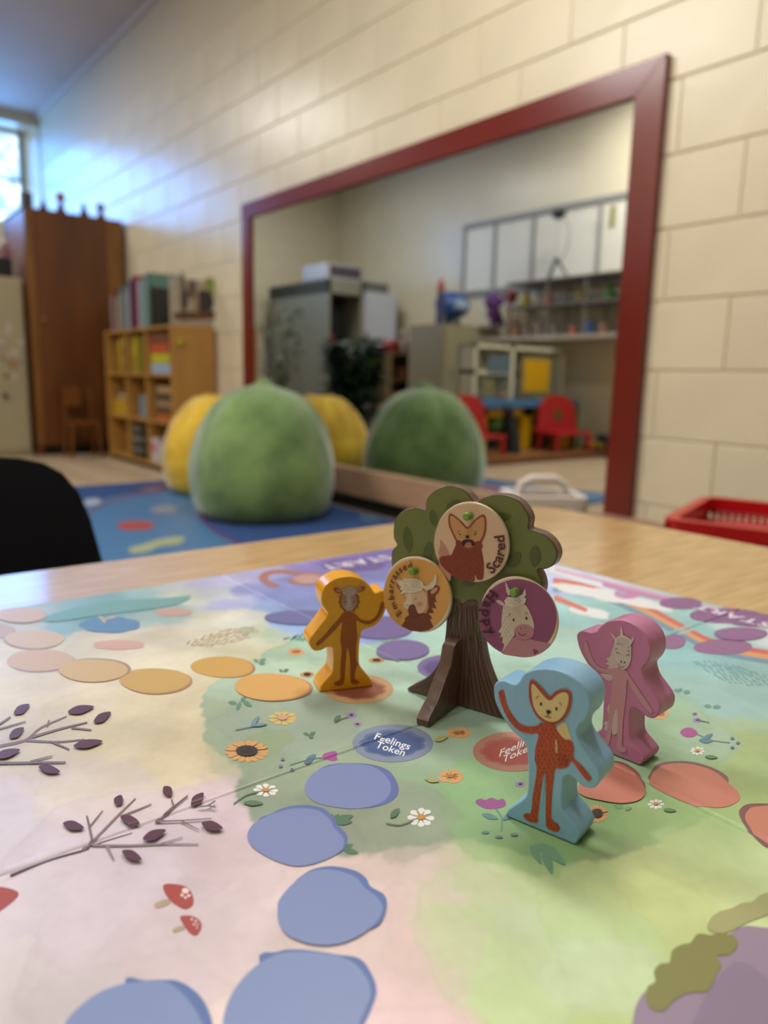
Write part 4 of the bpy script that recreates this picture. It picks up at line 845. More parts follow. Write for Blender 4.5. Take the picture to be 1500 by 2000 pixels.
beanbag('green velour bean bag standing on the blue rug beside the mirror', 1.565, 2.80, .305, .575, '5b7a42', '738f54', 1)
beanbag('yellow velour bean bag behind the green one', 1.72, 3.52, .295, .50, 'c79c14', 'd9b52a', 4, True)

# ---------------------------------------------------------------- rug
rug = thing('area_rug', 'blue patterned classroom rug on the tiled floor', 'rug', (1.34, 3.15, 0))
B().prism(rrect(.72, 2.3, 1.96, 4.02, .03), (0, 0, .009), (1, 0, 0), (0, 1, 0), (0, 0, -1), .0085, .002).make('pile', mat('rug_blue', '1a3d72', .95, noise=.18, scale=60), rug)
def fp(px, py): return at(px, py, 2, .009)
p = Print(fp, (0, 0, 1), 3e-4, 2e-4)
p.add([(120,1100),(165,1000),(200,975),(300,958),(360,962),(385,985),(398,1020),(425,1045),(460,1062),(400,1085),(200,1110)], '3f6d98', 4)
p.line([(165,1008),(200,984),(260,966),(330,955)], 4, '6a3f66'); p.line([(388,985),(396,1015),(425,1042),(470,1062)], 6, '5e3560')
for poly, c in (([(232,1022),(262,1018),(298,1021),(296,1033),(262,1036),(234,1033)], '9c4440'), ([(250,1073),(285,1062),(320,1052),(360,1050),(350,1063),(310,1068),(290,1078),(262,1082)], '98a07c'), ([(296,992),(320,988),(346,993),(335,1002),(302,1003)], '7d7f8e'), ([(165,978),(190,974),(196,984),(170,989)], '97a6b4'), ([(268,958),(300,950),(330,948),(300,960)], '7a5a6a'), ([(700,1008),(730,1010),(745,1018),(712,1018)], '4a6a8a')): p.add(poly, c, 3)
p.make('rug_pattern', rug)

# ---------------------------------------------------------------- navy chair beyond the table
ch = thing('classroom_chair', 'dark navy plastic classroom chair at the far side of the table', 'chair', (.05, .86, 0))
m_nav = mat('navy_plastic', '0b1022', .38)
def shell(f, nu, nv, th, name, m, root):
    bm = bmesh.new(); g = [[bm.verts.new(f(i/nu, j/nv)) for j in range(nv+1)] for i in range(nu+1)]
    for i in range(nu):
        for j in range(nv): bm.faces.new((g[i][j], g[i+1][j], g[i+1][j+1], g[i][j+1]))
    bmesh.ops.solidify(bm, geom=bm.faces[:], thickness=th)
    bmesh.ops.recalc_face_normals(bm, faces=bm.faces[:])
    me = bpy.data.meshes.new(name); bm.to_mesh(me); bm.free()
    me.transform(Matrix.Translation(-root.location)); return link(name, me, m, root, smooth=60)
def backf(u, v):                              # back: narrows at the top with round shoulders, curved in plan
    a = (u-.5)*math.pi; sx = math.sin(a); x = sx*(1-.11*v)
    top = .245*(1-abs(sx)**5)**.25 if abs(sx) < .9999 else 0; z = .27+.245*v*(.30+.70*max(.0, (1-abs(sx)**7))**.45); sh = 1; drop = 0; x = x-.03*v*(sx)
    return (.078+x*.222*sh, .87-.022*x*x+.02*v, z-.008*(x+.5)*v)
shell(backf, 20, 12, .006, 'backrest', m_nav, ch)
shell(lambda u, v: (.078+(u-.5)*.37, .66+.21*v, .265-.008*math.cos((u-.5)*3)-.012*(1-abs(2*v-1))+.012*(v > .95)), 16, 12, .006, 'seat', m_nav, ch)
for x in (-.08, .236):
    for y0, y1 in ((.70, .66), (.85, .91)):
        B().tube([(x, y0, .262), (x, (y0+y1)/2, .13), (x+(.01 if x > 0 else -.01), y1, 0)], .010, 10).make('leg', mat('table_chrome', '9a9a9c', .25, 1), ch)

# ---------------------------------------------------------------- baskets past the right edge of the table
def basket(name, label, cx, cy, lx, ly, h, z0, m, holes, handle, rz=0, cat='basket'):
    t = thing(name, label, cat, (cx, cy, z0), rz=rz); W_ = B(); n = holes
    tp = 1.0; bt = .82
    for sx, sy, L, ax in ((0, -1, lx, 0), (0, 1, lx, 0), (-1, 0, ly, 1), (1, 0, ly, 1)):
        for k in range(n+1):                 # upright slats, open between
            f = -1+2*k/n; a = [0, 0]; 
            top = (f*lx/2, sy*ly/2) if ax == 0 else (sx*lx/2, f*ly/2)
            W_.tube([(top[0]*bt, top[1]*bt, .008), (top[0], top[1], h)], .005, 5)
        for q in range(1, 6):
            z = h*q/6; s = bt+(tp-bt)*q/6
            if ax == 0: W_.tube([(-lx/2*s, sy*ly/2*s, z), (lx/2*s, sy*ly/2*s, z)], .0055, 5)
            else: W_.tube([(sx*lx/2*s, -ly/2*s, z), (sx*lx/2*s, ly/2*s, z)], .0055, 5)
    o = W_.make('lattice_sides', m, t, world=False)
    rim = rrect(-lx/2-.008, -ly/2-.008, lx/2+.008, ly/2+.008, .03); inn = rrect(-lx/2+.012, -ly/2+.012, lx/2-.012, ly/2-.012, .02)
    bm = bmesh.new(); A = [bm.verts.new((x, y, h+.006)) for x, y in rim]; I = [bm.verts.new((x, y, h+.006)) for x, y in inn]; A2 = [bm.verts.new((x, y, h-.018)) for x, y in rim]; I2 = [bm.verts.new((x, y, h-.018)) for x, y in inn]
    for k in range(len(rim)):
        j = (k+1) % len(rim)
        for f in ((A[k], A[j], I[j], I[k]), (A2[k], A2[j], A[j], A[k]), (I[k], I[j], I2[j], I2[k]), (I2[k], I2[j], A2[j], A2[k])): bm.faces.new(f)
    bb = B(); bb.bm.free(); bb.bm = bm; bb.make('rim', m, t, world=False)
    boxpart('base', (-lx/2*bt, -ly/2*bt, 0), (lx/2*bt, ly/2*bt, .012), m, t, world=False)
    if not handle: boxpart('ribbed_tray', (-lx/2+.004, -ly/2+.004, h*.62), (lx/2-.004, ly/2-.004, h*.66), m, t, world=False)
    if handle:
        B().tube([(-lx*.36, 0, h), (-lx*.32, 0, h+.03), (-lx*.18, 0, h+.045), (lx*.18, 0, h+.045), (lx*.32, 0, h+.03), (lx*.36, 0, h)], .011, 10).make('handle', m, t, world=False)
    return t
m_wp = mat('white_plastic', 'd5cdc6', .4); m_rp = mat('red_plastic', 'b40810', .3)
basket('handled_basket', 'white plastic basket with an arched handle on the floor below the mirror', 1.60, 1.30, .19, .17, .296, 0, m_wp, 8, True, rz=-.6)
basket('storage_basket', 'red plastic lattice basket right of the mirror beyond the table', 1.375, .635, .335, .205, .13, .235, m_rp, 14, False, rz=.30)
st = thing('low_stool', 'dark grey low stool under the red basket', 'stool', (1.375, .635, 0))
boxpart('seat', (1.21, .53, .215), (1.54, .74, .2345), mat('dark_grey_plastic', '3c3b40', .5), st)
for x in (1.24, 1.51):
    for y in (.56, .71): B().tube([(x, y, .216), (x+(.02 if x > 1.3 else -.02), y+(.01 if y > .6 else -.01), 0)], .014, 8).make('leg', mat('dark_grey_plastic', '3c3b40', .5), st)

# ---------------------------------------------------------------- wardrobe and its neighbours
m_ply = mat('brown_plywood', '5c3311', .4, noise=.12, scale=3, stretch=(2, 2, .5), col2='6c3e16'); m_ply2 = mat('light_plywood', '7d5220', .4, noise=.15, scale=4, stretch=(3, 3, .5))
Y0 = 5.70; wx0, wx1, wz = 1.345, 2.02, 1.705
wd = thing('wardrobe', 'tall brown plywood wardrobe in the far corner beside the bookcase', 'wardrobe', (1.68, 6.0, 0))
B().box((wx0, Y0, .07), (wx0+.02, Y0+.6, wz)).box((wx1-.02, Y0, .07), (wx1, Y0+.6, wz)).box((wx0, Y0, wz-.02), (wx1, Y0+.6, wz)).box((wx0, Y0+.58, .07), (wx1, Y0+.6, wz)).box((wx0, Y0, .07), (wx1, Y0+.6, .09)).make('carcass', m_ply, wd)
boxpart('plinth', (wx0+.05, Y0+.04, 0), (wx1-.02, Y0+.58, .07), mat('plinth_black', '120c08', .6), wd)
boxpart('foot', (wx0, Y0, 0), (wx0+.05, Y0+.05, .07), m_ply, wd); boxpart('foot', (wx1-.05, Y0-.0, 0), (wx1, Y0+.05, .07), m_ply, wd)
d1 = boxpart('door', (wx0+.004, Y0-.018, .075), (wx0+.055, Y0-.001, wz-.004), m_ply2, wd, label='narrow lighter stile')
d2 = boxpart('door', (wx0+.058, Y0-.018, .075), (wx1-.125, Y0-.001, wz-.004), m_ply, wd)
boxpart('door', (wx1-.122, Y0-.018, .075), (wx1-.004, Y0-.001, wz-.004), m_ply2, wd, label='lighter narrow right panel')
kx = at(57, 610, 1, Y0); hd_ = B().lathe([(.012, 0), (.016, .01), (.010, .02)], (0, 0, 0), 10).make('handle', mat('brushed_metal', '8a7a6a', .4, .8), wd, world=False); hd_.location = (wx0+.09-1.68, Y0-.03-6.0, .95); hd_.parent = d2
# small figures along the wardrobe top
def px_at(px, py, y): return at(px, py, 1, y)
FG = [(50,376,405,'block',"grey box at the wardrobe top's left end"),(84,388,410,'cone','small dark pointed ornament, leftmost on the wardrobe top'),(117,376,413,'fig','brown wooden figurine with pale head on the wardrobe top'),(163,394,420,'cone','brown pointed ornament right of the wooden figurine'),(196,398,424,'fig','dark little figurine nearest the right end of the wardrobe top')]
for px, y0, y1, kind, lb in FG:
    a = px_at(px, y0, Y0+.12); hh = max(.06, a[2]-wz); x = min(a[0], 1.99)
    if kind == 'block': o = B().box((x-.035, Y0+.08, wz), (x+.035, Y0+.16, wz+hh), .008).make('ornament_box', mat('slate', '4c4a4c', .6)); tag(o, lb, 'box'); continue
    t = thing('ornament', lb, 'ornament', (x, Y0+.12, wz)); m = mat('dark_ornament', '3a241a', .5)
    if kind == 'cone': B().lathe([(.035, 0), (.037, .015), (.022, hh*.45), (.012, hh*.75), (.004, hh)], (0, 0, 0), 12).make('body', m, t, world=False)
    else:
        B().lathe([(.034, 0), (.036, .02), (.02, hh*.4), (.014, hh*.6), (.012, hh*.66)], (0, 0, 0), 12).make('body', m, t, world=False)
        B().ball((0, 0, hh*.8), hh*.2+.004).make('head', mat('pale_wood', 'a07a50', .5) if px == 117 else m, t, world=False)
# beige cabinet left of the wardrobe, black box and dolls on it
cz = 1.235; m_bei = mat('beige_enamel', 'a39a7c', .4, noise=.04, scale=3)
cb = thing('beige_cabinet', 'beige metal cabinet with stickers left of the brown wardrobe', 'cabinet', (1.12, 6.0, 0))
boxpart('body', (.92, 5.74, .0), (1.325, 6.25, cz), m_bei, cb, bev=.01)
cd_ = boxpart('door', (.935, 5.722, .04), (1.305, 5.739, cz-.03), m_bei, cb)
kn = at(11, 772, 1, 5.70); B().ball(kn, .018).make('handle', mat('dark_knob', '3c3a34', .4), cb).parent = cd_
p = Print(lambda a, b: at(a, b, 1, 5.722), (0, -1, 0), 4e-4, 1e-4); rg = random.Random(5)
for k in range(16): p.add(ell(rg.uniform(0, 44), rg.uniform(625, 745), rg.uniform(4, 9), rg.uniform(5, 9), 9, 0, .15, k), rg.choice(['8a7440', 'b5a79a', 'a08a7a', 'b8a8a4', '97876a', '9c7f50']))
p.make('stickers', cb, 'flower stickers')
o = boxpart('black_box', (.94, 5.80, cz+.001), (1.28, 6.1, cz+.135), mat('matte_black', '0b0a12', .6), None, .01); tag(o, 'black storage box lying on the beige cabinet', 'box')
for k, (x, c, h_) in enumerate(((1.14, '2a2030', .17), (1.255, '8f5f6c', .13), (1.02, '3a3240', .19))):
    t = thing('soft_doll', ['dark doll slumped on the black box, middle of three', 'pink doll on the right end of the black box', 'charcoal doll on the left of the black box'][k], 'doll', (x, 5.9, cz+.136)); m = mat('doll_'+c, c, .9)
    B().tube([(0, 0, 0), (0, 0, h_*.4), (0, 0, h_*.6)], [.035, .03, .014], 10).make('body', m, t, world=False); B().ball((0, 0, h_*.78), h_*.24).make('head', mat('doll_head_'+c, 'b7a3a8' if k != 0 else '2a2030', .8), t, world=False)
    B().tube([(-.05, -.02, h_*.25), (-.02, 0, h_*.5), (.02, 0, h_*.5), (.05, -.02, h_*.25)], .01, 6).make('arms', m, t, world=False)
# ---------------------------------------------------------------- bookcase against the right wall
m_birch = mat('birch_ply', 'a67a3c', .4, noise=.08, scale=6, stretch=(2, 2, .4))
bx0, bx1, by0, by1, bh = 1.745, 2.025, 4.20, 5.36, .886
bc = thing('bookcase', 'honey birch open bookcase with nine cubbies against the right wall', 'bookcase', (1.88, 4.78, 0))
boxpart('side_panel', (bx0, by0, 0), (bx1, by0+.02, bh), m_birch, bc); boxpart('side_panel', (bx0, by1-.02, 0), (bx1, by1, bh), m_birch, bc)
for z in (.03, .30, .585, bh-.02): boxpart('shelf', (bx0+.001, by0+.02, z), (bx1, by1-.02, z+.018), m_birch, bc)
boxpart('back_panel', (bx1-.008, by0+.02, .03), (bx1, by1-.02, bh), m_birch, bc); boxpart('plinth', (bx0+.02, by0+.02, 0), (bx0+.035, by1-.02, .03), mat('plinth_black', '120c08', .6), bc)
divs = [[4.58, 4.95], [4.74], [4.55]]
rows = [(.048, .30), (.318, .585), (.603, bh-.02)]
for (z0, z1), ys in zip(rows, ([4.62, 4.98], [4.62, 4.98], [4.62, 4.98])):
    for y in ys: boxpart('divider', (bx0+.004, y-.009, z0), (bx1-.01, y+.009, z1), m_birch, bc)
# things in the cubbies
def sbox(name, label, cat, lo, hi, c, group=None, bev=.003, extra=None):
    m = mat('card_'+c, c, .6); c3 = ((lo[0]+hi[0])/2, (lo[1]+hi[1])/2, lo[2])
    t = thing(name, label, cat, c3, group); boxpart('body', lo, hi, m, t, bev)
    if extra: boxpart('front_label', (lo[0]-.0015, lo[1]+(hi[1]-lo[1])*.2, lo[2]+(hi[2]-lo[2])*.45), (lo[0]+.0005, hi[1]-(hi[1]-lo[1])*.2, lo[2]+(hi[2]-lo[2])*.8), mat('card_'+extra, extra, .6), t, 0)
    return t
sbox('magazine_file', 'yellow magazine file in the top cubby, left one', 'file box', (1.77, 5.10, .6035), (1.98, 5.16, .83), 'a88a10', 'cubby contents')
for k in range(4): sbox('stacked_case', ['bottom', 'second', 'third', 'top'][k]+' black case of the stack in the top middle cubby', 'case', (1.77, 5.00, .6035+k*.056), (1.98, 5.09, .6575+k*.056), '1f1a10' if k % 2 == 0 else '6f664c', 'cubby contents')
sbox('magazine_file', 'olive yellow magazine file in the top middle cubby', 'file box', (1.77, 4.80, .6035), (1.98, 4.90, .84), '8a7a08', 'cubby contents', extra='a8980c')
sbox('magazine_file', 'darker olive file next to the olive yellow one', 'file box', (1.77, 4.70, .6035), (1.98, 4.78, .83), '6a6208', 'cubby contents')
for k, (c, lb) in enumerate((('8aa0b8', 'pale blue'), ('a8a818', 'lime'), ('a8481c', 'orange'), ('6a3a1c', 'brown'))): sbox('toy_bin', lb+' small bin stacked in the top near cubby', 'bin', (1.76, 4.26+.01*k, .6035+k*.06), (1.96, 4.55, .6625+k*.06), c, 'cubby contents')
sbox('toy_bin', 'yellow wide bin in the middle far cubby', 'bin', (1.77, 5.04, .3185), (1.98, 5.30, .42), 'b08a10', 'cubby contents'); sbox('folded_cloth', 'beige folded cloth on the yellow wide bin', 'cloth', (1.78, 5.06, .4205), (1.97, 5.24, .46), 'a08868', 'cubby contents', .012)
for k in range(5): sbox('stacked_case', ['lowest', 'second', 'middle', 'fourth', 'topmost'][k]+' tan game box of the stack in the middle near cubby', 'game box', (1.765, 4.26, .3185+k*.042), (1.97, 4.52-.01*k, .359+k*.042), ['a85a20', '5a4028', '8a7050', '4a3420', '9a8060'][k], 'cubby contents')
sbox('toy_bin', 'blue grey bin in the middle cubby row', 'bin', (1.77, 4.66, .3185), (1.97, 4.80, .46), '6a7a8a', 'cubby contents')
for k in range(6): sbox('stacked_case', ['lowest', 'second lowest', 'third', 'fourth', 'second highest', 'highest'][k]+' grey game box of the stack in the bottom middle cubby', 'game box', (1.765, 4.78, .0485+k*.036), (1.97, 4.93, .083+k*.036), ['2a2a24', '5f5f58', '2f2f2a', '6a6a60', '33332c', '56564c'][k], 'cubby contents')
sbox('toy_bin', 'white bin with a pink lid stripe in the bottom near cubby', 'bin', (1.765, 4.52, .0485), (1.97, 4.60, .20), 'c3b8ba', 'cubby contents', extra='b0406a'); sbox('toy_bin', 'clear white bin behind the pink striped one', 'bin', (1.765, 4.30, .0485), (1.97, 4.50, .17), 'b0aaa8', 'cubby contents')
# books on top
bkz = bh-.002+.0005; y = 5.30; cols = ['8a7f86','6b0d14','9a8f80','b0a898','5a7068','a7a79a','4a6878','8f8c96','b5ada5','2c2f66','38184e','8a2a26','8f9aa6','6f8a8e','788f90','5c8078','2a2c26']
ths = [.05,.045,.03,.03,.035,.025,.03,.04,.03,.035,.04,.05,.055,.05,.045,.03,.03]; hts = [.24,.27,.22,.25,.29,.24,.28,.25,.27,.31,.33,.33,.30,.29,.33,.33,.24]
names_ = ['mauve','deep red','taupe','cream','dark green','pale','steel blue','lilac grey','off-white','indigo','dark purple','brick red','light blue','teal grey','sage','sea green','black']
for k, (c, th, h_) in enumerate(zip(cols, ths, hts)):
    y1 = y; y0 = y-th+.002; t = thing('book', names_[k]+' upright book in the row on top of the bookcase', 'book', (1.86, (y0+y1)/2, bkz), 'books on the bookcase top')
    boxpart('pages', (1.785, y0+.003, bkz), (1.975, y1-.003, bkz+h_-.006), mat('book_pages', 'cfc7b4', .8), t, 0)
    B().box((1.78, y0, bkz), (1.784, y1, bkz+h_)).box((1.78, y0, bkz), (1.98, y0+.0025, bkz+h_)).box((1.78, y1-.0025, bkz), (1.98, y1, bkz+h_)).make('cover', mat('book_'+c, c, .5), t)
    y -= th+.006
# picture board leaning at the near end
pf = thing('picture_book', 'large picture book with a dark and leafy cover facing out on the bookcase near end', 'picture book', (1.90, 4.26, bkz))
boxpart('cover', (1.765, 4.235, bkz), (2.01, 4.25, bkz+.27), mat('picture_cream', 'a09484', .5), pf)
p = Print(lambda a, b: at(a, b, 1, 4.235), (0, -1, 0), 4e-4, 1e-4)
for poly, c in (([(352,540),(360,538),(364,620),(354,622)],'5a5a48'), (ell(398,590,19,24,14),'2e2a2c'), (ell(375,565,9,20,12),'5f4f48'), ([(400,545),(418,545),(420,580),(405,565)],'7f8a3a'), ([(345,610),(425,608),(425,622),(345,624)],'5a3a28'), (ell(384,590,5,25,10),'8a7060'), (ell(362,585,5,20,10),'3f3530')): p.add(poly, c, 2)
p.make('cover_print', pf)
sk = at(350, 668, 1, by0); o = B().ball((sk[0], by0-.012, sk[2]), .022, (1, .4, 1)).make('paper_tag', mat('lime_paper', 'a89a18', .7)); tag(o, 'yellow round tag stuck on the bookcase corner', 'tag')
# small wooden chair between wardrobe and bookcase
wc = thing('wooden_chair', 'small brown wooden chair between the wardrobe and the bookcase', 'chair', (1.66, 5.47, 0)); m_wc = mat('chair_wood', '6f4012', .4)
cx = 1.60
boxpart('seat', (cx-.10, 5.38, .24), (cx+.10, 5.56, .258), m_wc, wc); boxpart('backrest', (cx-.10, 5.555, .36), (cx+.02, 5.573, .50), m_wc, wc)
for x, y, zt in ((cx-.09, 5.39, .24), (cx+.09, 5.39, .24), (cx-.09, 5.565, .50), (cx+.09, 5.565, .50)): B().tube([(x+(.015 if x > cx else -.015), y, 0), (x, y, .2), (x, y, zt)], .010, 8).make('leg', m_wc, wc)

# ================================================================= what the mirror shows: the left side of the room
def mb(y, x0, y0, x1, y1):                    # box extents whose reflected front is seen between two pixels
    a, b_ = mir(x0, y0, 1, y), mir(x1, y1, 1, y); return min(a[0], b_[0]), max(a[0], b_[0]), min(a[2], b_[2]), max(a[2], b_[2])
# low wooden platform
pt = thing('play_platform', 'low brown wooden platform under the toy kitchen, seen in the mirror', 'platform', (-.4, 4.1, 0)); m_pt = mat('platform_wood', '8a5a34', .4, noise=.1, scale=5)
boxpart('deck', (-1.38, 3.66, .035), (.56, 4.62, .06), m_pt, pt); boxpart('front_board', (-1.38, 3.66, 0), (.56, 3.68, .0345), mat('platform_dark', '5f3a26', .5), pt)
# toy kitchen
ky = 4.12; tk = thing('toy_kitchen', 'white toy kitchen with blue counter, yellow window and yellow lower panels, seen in the mirror', 'toy kitchen', (-.62, ky+.2, .06))
m_kw = mat('kitchen_white', 'c8c3a8', .5); m_kb = mat('kitchen_blue', '3f6f98', .4); m_ky = mat('kitchen_yellow', 'c8980c', .4); m_kg = mat('kitchen_green', '5a8a3a', .4)
xa, xb = -1.20, -.10; bt_ = B()
bt_.box((xa, ky+.16, .47), (xb, ky+.18, .89)).box((xa, ky, .47), (xa+.03, ky+.18, .89)).box((xb-.03, ky, .47), (xb, ky+.18, .89)).box((xa, ky, .86), (xb, ky+.18, .89)).box((xa+.64, ky, .47), (xa+.68, ky+.18, .89)).box((xa+.68, ky, .66), (xb, ky+.18, .69)).make('hutch', m_kw, tk)
l, r_, b0, t0 = mb(ky, 1025, 765, 1076, 706); boxpart('window_frame', (l-.03, ky-.006, b0-.03), (r_+.03, ky+.004, t0+.03), mat('kitchen_tan', '8f7a48', .5), tk); boxpart('window_panel', (l, ky-.012, b0), (r_, ky-.007, t0), m_ky, tk, label='yellow window panel')
l, r_, b0, t0 = mb(ky, 957, 728, 1003, 695); boxpart('microwave_door', (l, ky-.004, b0), (r_, ky+.01, t0), mat('kitchen_glass', '5a6a74', .25), tk)
l, r_, b0, t0 = mb(ky, 945, 768, 972, 742); boxpart('cupboard_panel', (l, ky-.002, b0), (r_, ky+.01, t0), mat('kitchen_olive', '77704a', .5), tk)
boxpart('counter', (xa-.02, ky-.16, .40), (xb+.04, ky+.2, .465), m_kb, tk, .01, label='blue counter')
bo2 = B().box((xa, ky-.10, .062), (xa+.06, ky+.15, .40)).box((xb-.07, ky-.10, .062), (xb, ky+.15, .40)).box((xa, ky-.10, .33), (xb, ky-.07, .40)).box((xa+.5, ky-.10, .062), (xa+.62, ky-.05, .40)); bo2.make('lower_panel', m_ky, tk, label='yellow lower panels')
boxpart('inner_panel', (xa+.06, ky+.10, .062), (xb-.07, ky+.12, .40), mat('kitchen_dark', '2a3a3a', .6), tk); B().ball((xb-.25, ky-.0, .27), .07).make('round_dial', m_kg, tk)
boxpart('side_panel', (xa-.10, ky-.12, .062), (xa-.06, ky+.16, .42), m_kg, tk, label='green side panel')
o = B().ball((-.36, ky-.07, .4905), .025).make('orange_toy_ball', mat('coral', 'b5603c', .5)); tag(o, 'small orange ball on the blue toy kitchen counter, seen in the mirror', 'ball')
# red child chairs
def red_chair(cx, cy, lab, rz):
    K = 1.2
    t = thing('child_chair', lab, 'chair', (cx, cy, .062), 'red child chairs', rz=rz); m = mat('red_seat_plastic', 'a81c20', .35)
    B().prism(cr([(-.20, .14), (-.21, .26), (-.17, .38), (-.04, .44), (.10, .43), (.19, .35), (.21, .2), (.20, .14)], 4), (0, .09, 0), (1, 0, 0), (0, 0, 1), (0, 1, 0), .03, .006).make('backrest', m, t, world=False)
    B().tube([(-.001, .087, .28), (-.001, .0895, .28)], .05, 14).make('back_hole', mat('hole_olive', '5a4a14', .5), t, world=False)
    boxpart('seat', (-.20, -.12, .13), (.20, .125, .155), m, t, .01, world=False)
    for x in (-.17, .17):
        for y in (-.095, .095): B().tube([(x, y, .13), (x*1.1, y*1.1, 0)], [.024, .018], 8).make('leg', m, t, world=False)
red_chair(-.85, 3.80, 'red plastic child chair in front of the toy kitchen, seen in the mirror', .12)
red_chair(.16, 3.80, 'red plastic child chair left of the toy kitchen, seen in the mirror', -.12)
o = B().tube([(-.28, 3.84, .062), (-.27, 3.85, .2), (-.24, 3.86, .33)], [.06, .05, .04], 10).ball((-.23, 3.86, .38), .05).make('dark_plush', mat('dark_plush', '1c2028', .8)); tag(o, 'dark plush toy leaning before the toy kitchen, seen in the mirror', 'plush toy')
# toy truck at the platform end
tt = thing('toy_truck', 'yellow and dark toy truck at the platform end, seen in the mirror', 'toy truck', (-1.15, 3.73, .06))
boxpart('bed', (-1.24, 3.68, .085), (-1.08, 3.78, .12), mat('truck_yellow', 'b58c10', .4), tt, .006); boxpart('cab', (-1.33, 3.685, .085), (-1.245, 3.775, .18), mat('truck_navy', '28384c', .4), tt, .008)
for x in (-1.3, -1.12):
    for y in (3.675, 3.785): B().tube([(x, y-.008, .085), (x, y+.008, .085)], .024, 12).make('wheel', mat('black_plastic', '151515', .5), tt)

# counter, racks and clutter on the left wall
m_ct = mat('counter_laminate', 'b5aa98', .4); m_gr = mat('rack_grey', '777068', .5)
ct = thing('wall_counter', 'long pale counter along the left wall carrying toys, seen in the mirror', 'counter', (-1.2, 4.3, 0))
boxpart('worktop', (LEFTX+.002, 3.0, .965), (-1.02, 5.06, 1.0), m_ct, ct)
for y in (3.05, 5.0): boxpart('bracket', (LEFTX+.002, y-.02, .6), (-1.1, y+.02, .964), m_ct, ct)
rk = thing('toy_rack', 'grey metal toy rack of two levels on the counter, seen in the mirror', 'rack', (-1.22, 3.85, 1.0))
for z in (1.25, 1.46): boxpart('shelf', (LEFTX+.04, 3.05, z), (-1.06, 4.72, z+.018), m_gr, rk)
for y in (3.07, 3.45, 3.85, 4.25, 4.7):
    B().tube([(-1.07, y, 1.001), (-1.07, y, 1.46)], .008, 6).make('post', m_gr, rk); B().tube([(LEFTX+.06, y, 1.001), (LEFTX+.06, y, 1.46)], .008, 6).make('post', m_gr, rk)
rg = random.Random(11); pal = ['3f6a2c', '6c9a34', 'b5602c', '8a7a3a', 'a89a28', 'c07a4a', '9a9a92', '4a7a3c']
nm = {'3f6a2c': 'dark green', '6c9a34': 'bright green', 'b5602c': 'orange', '8a7a3a': 'olive', 'a89a28': 'yellow', 'c07a4a': 'tan orange', '9a9a92': 'grey', '4a7a3c': 'leaf green'}
for k, y in enumerate((3.18, 3.30, 3.42, 3.54, 3.68, 3.95, 4.3, 4.55)):
    c = pal[[1, 2, 5, 0, 7, 3, 2, 4][k]]; t = thing('toy_figure', nm[c]+' small toy '+['nearest on', 'second on', 'third on', 'fourth on', 'fifth on', 'sixth on', 'seventh on', 'farthest on'][k]+' the upper rack shelf, seen in the mirror', 'toy', (-1.15, y, 1.2685), 'toys on the rack')
    h_ = .08+.05*rg.random(); m = mat('toy_'+c, c, .5); B().lathe([(.045, 0), (.055, h_*.3), (.04, h_*.65), (.02, h_*.8)], (0, 0, 0), 12).make('body', m, t, world=False); B().ball((0, 0, h_*.98), .028).make('head', m, t, world=False)
for k, y in enumerate((3.10, 3.28, 3.48, 3.7, 3.83, 4.0, 4.2, 4.36, 4.5, 4.64)):
    c = ['c3b2a8', 'b5a8a2', '9a8f8c', '8f6a5c', '3a5a8a', 'a85a4c', '77706c', '8a7a74', '7f6a60', '96705a'][k]
    t = thing('jar', ['cream', 'pale', 'light grey', 'brown', 'blue', 'brick', 'dark grey', 'taupe', 'umber', 'terracotta'][k]+' lidded jar standing on the counter below the rack, seen in the mirror', 'jar', (-1.13, y, 1.0005), 'jars on the counter')
    h_ = .07+.07*((k*7) % 5)/5; m = mat('jar_'+c, c, .4); B().lathe([(.034, 0), (.04, .01), (.04, h_*.8), (.03, h_)], (0, 0, 0), 12).make('body', m, t, world=False); B().lathe([(.033, h_+.0005), (.034, h_+.004), (.034, h_+.015), (.03, h_+.018)], (0, 0, 0), 12).make('lid', m_gr, t, world=False)
o = B().lathe([(.10, 0), (.12, .012), (.15, .03), (.145, .032), (.1, .016)], (-1.2, 3.30, 1.4785), 20, .8, 1.6).make('serving_tray', mat('coral', 'b5603c', .5)); tag(o, 'coral tray on top of the toy rack, seen in the mirror', 'tray')
# whiteboard with battens
wb = thing('whiteboard', 'wide whiteboard with grey frame on the left wall, seen in the mirror', 'whiteboard', (LEFTX, 4.1, 1.3))
boxpart('panel', (LEFTX+.001, 2.7, 1.5), (LEFTX+.012, 5.6, 2.10), mat('whiteboard_white', 'dcd8ca', .4), wb)
m_wf = mat('aluminium', '8b8b88', .5)
boxpart('frame_rail', (LEFTX+.001, 2.68, 2.10), (LEFTX+.03, 5.64, 2.15), m_wf, wb); boxpart('frame_rail', (LEFTX+.001, 2.68, 1.455), (LEFTX+.03, 5.64, 1.4995), m_wf, wb)
for y in (5.62, 5.2, 4.72, 4.0, 3.55): boxpart('batten', (LEFTX+.0125, y-.018, 1.5), (LEFTX+.028, y+.018, 2.0995), m_wf, wb)
o = boxpart('wall_thermometer', (LEFTX+.013, 3.86, 1.9), (LEFTX+.03, 3.90, 2.06), mat('olive_tag', '8a8440', .5), None); tag(o, 'olive narrow tag hanging on the whiteboard, seen in the mirror', 'tag')
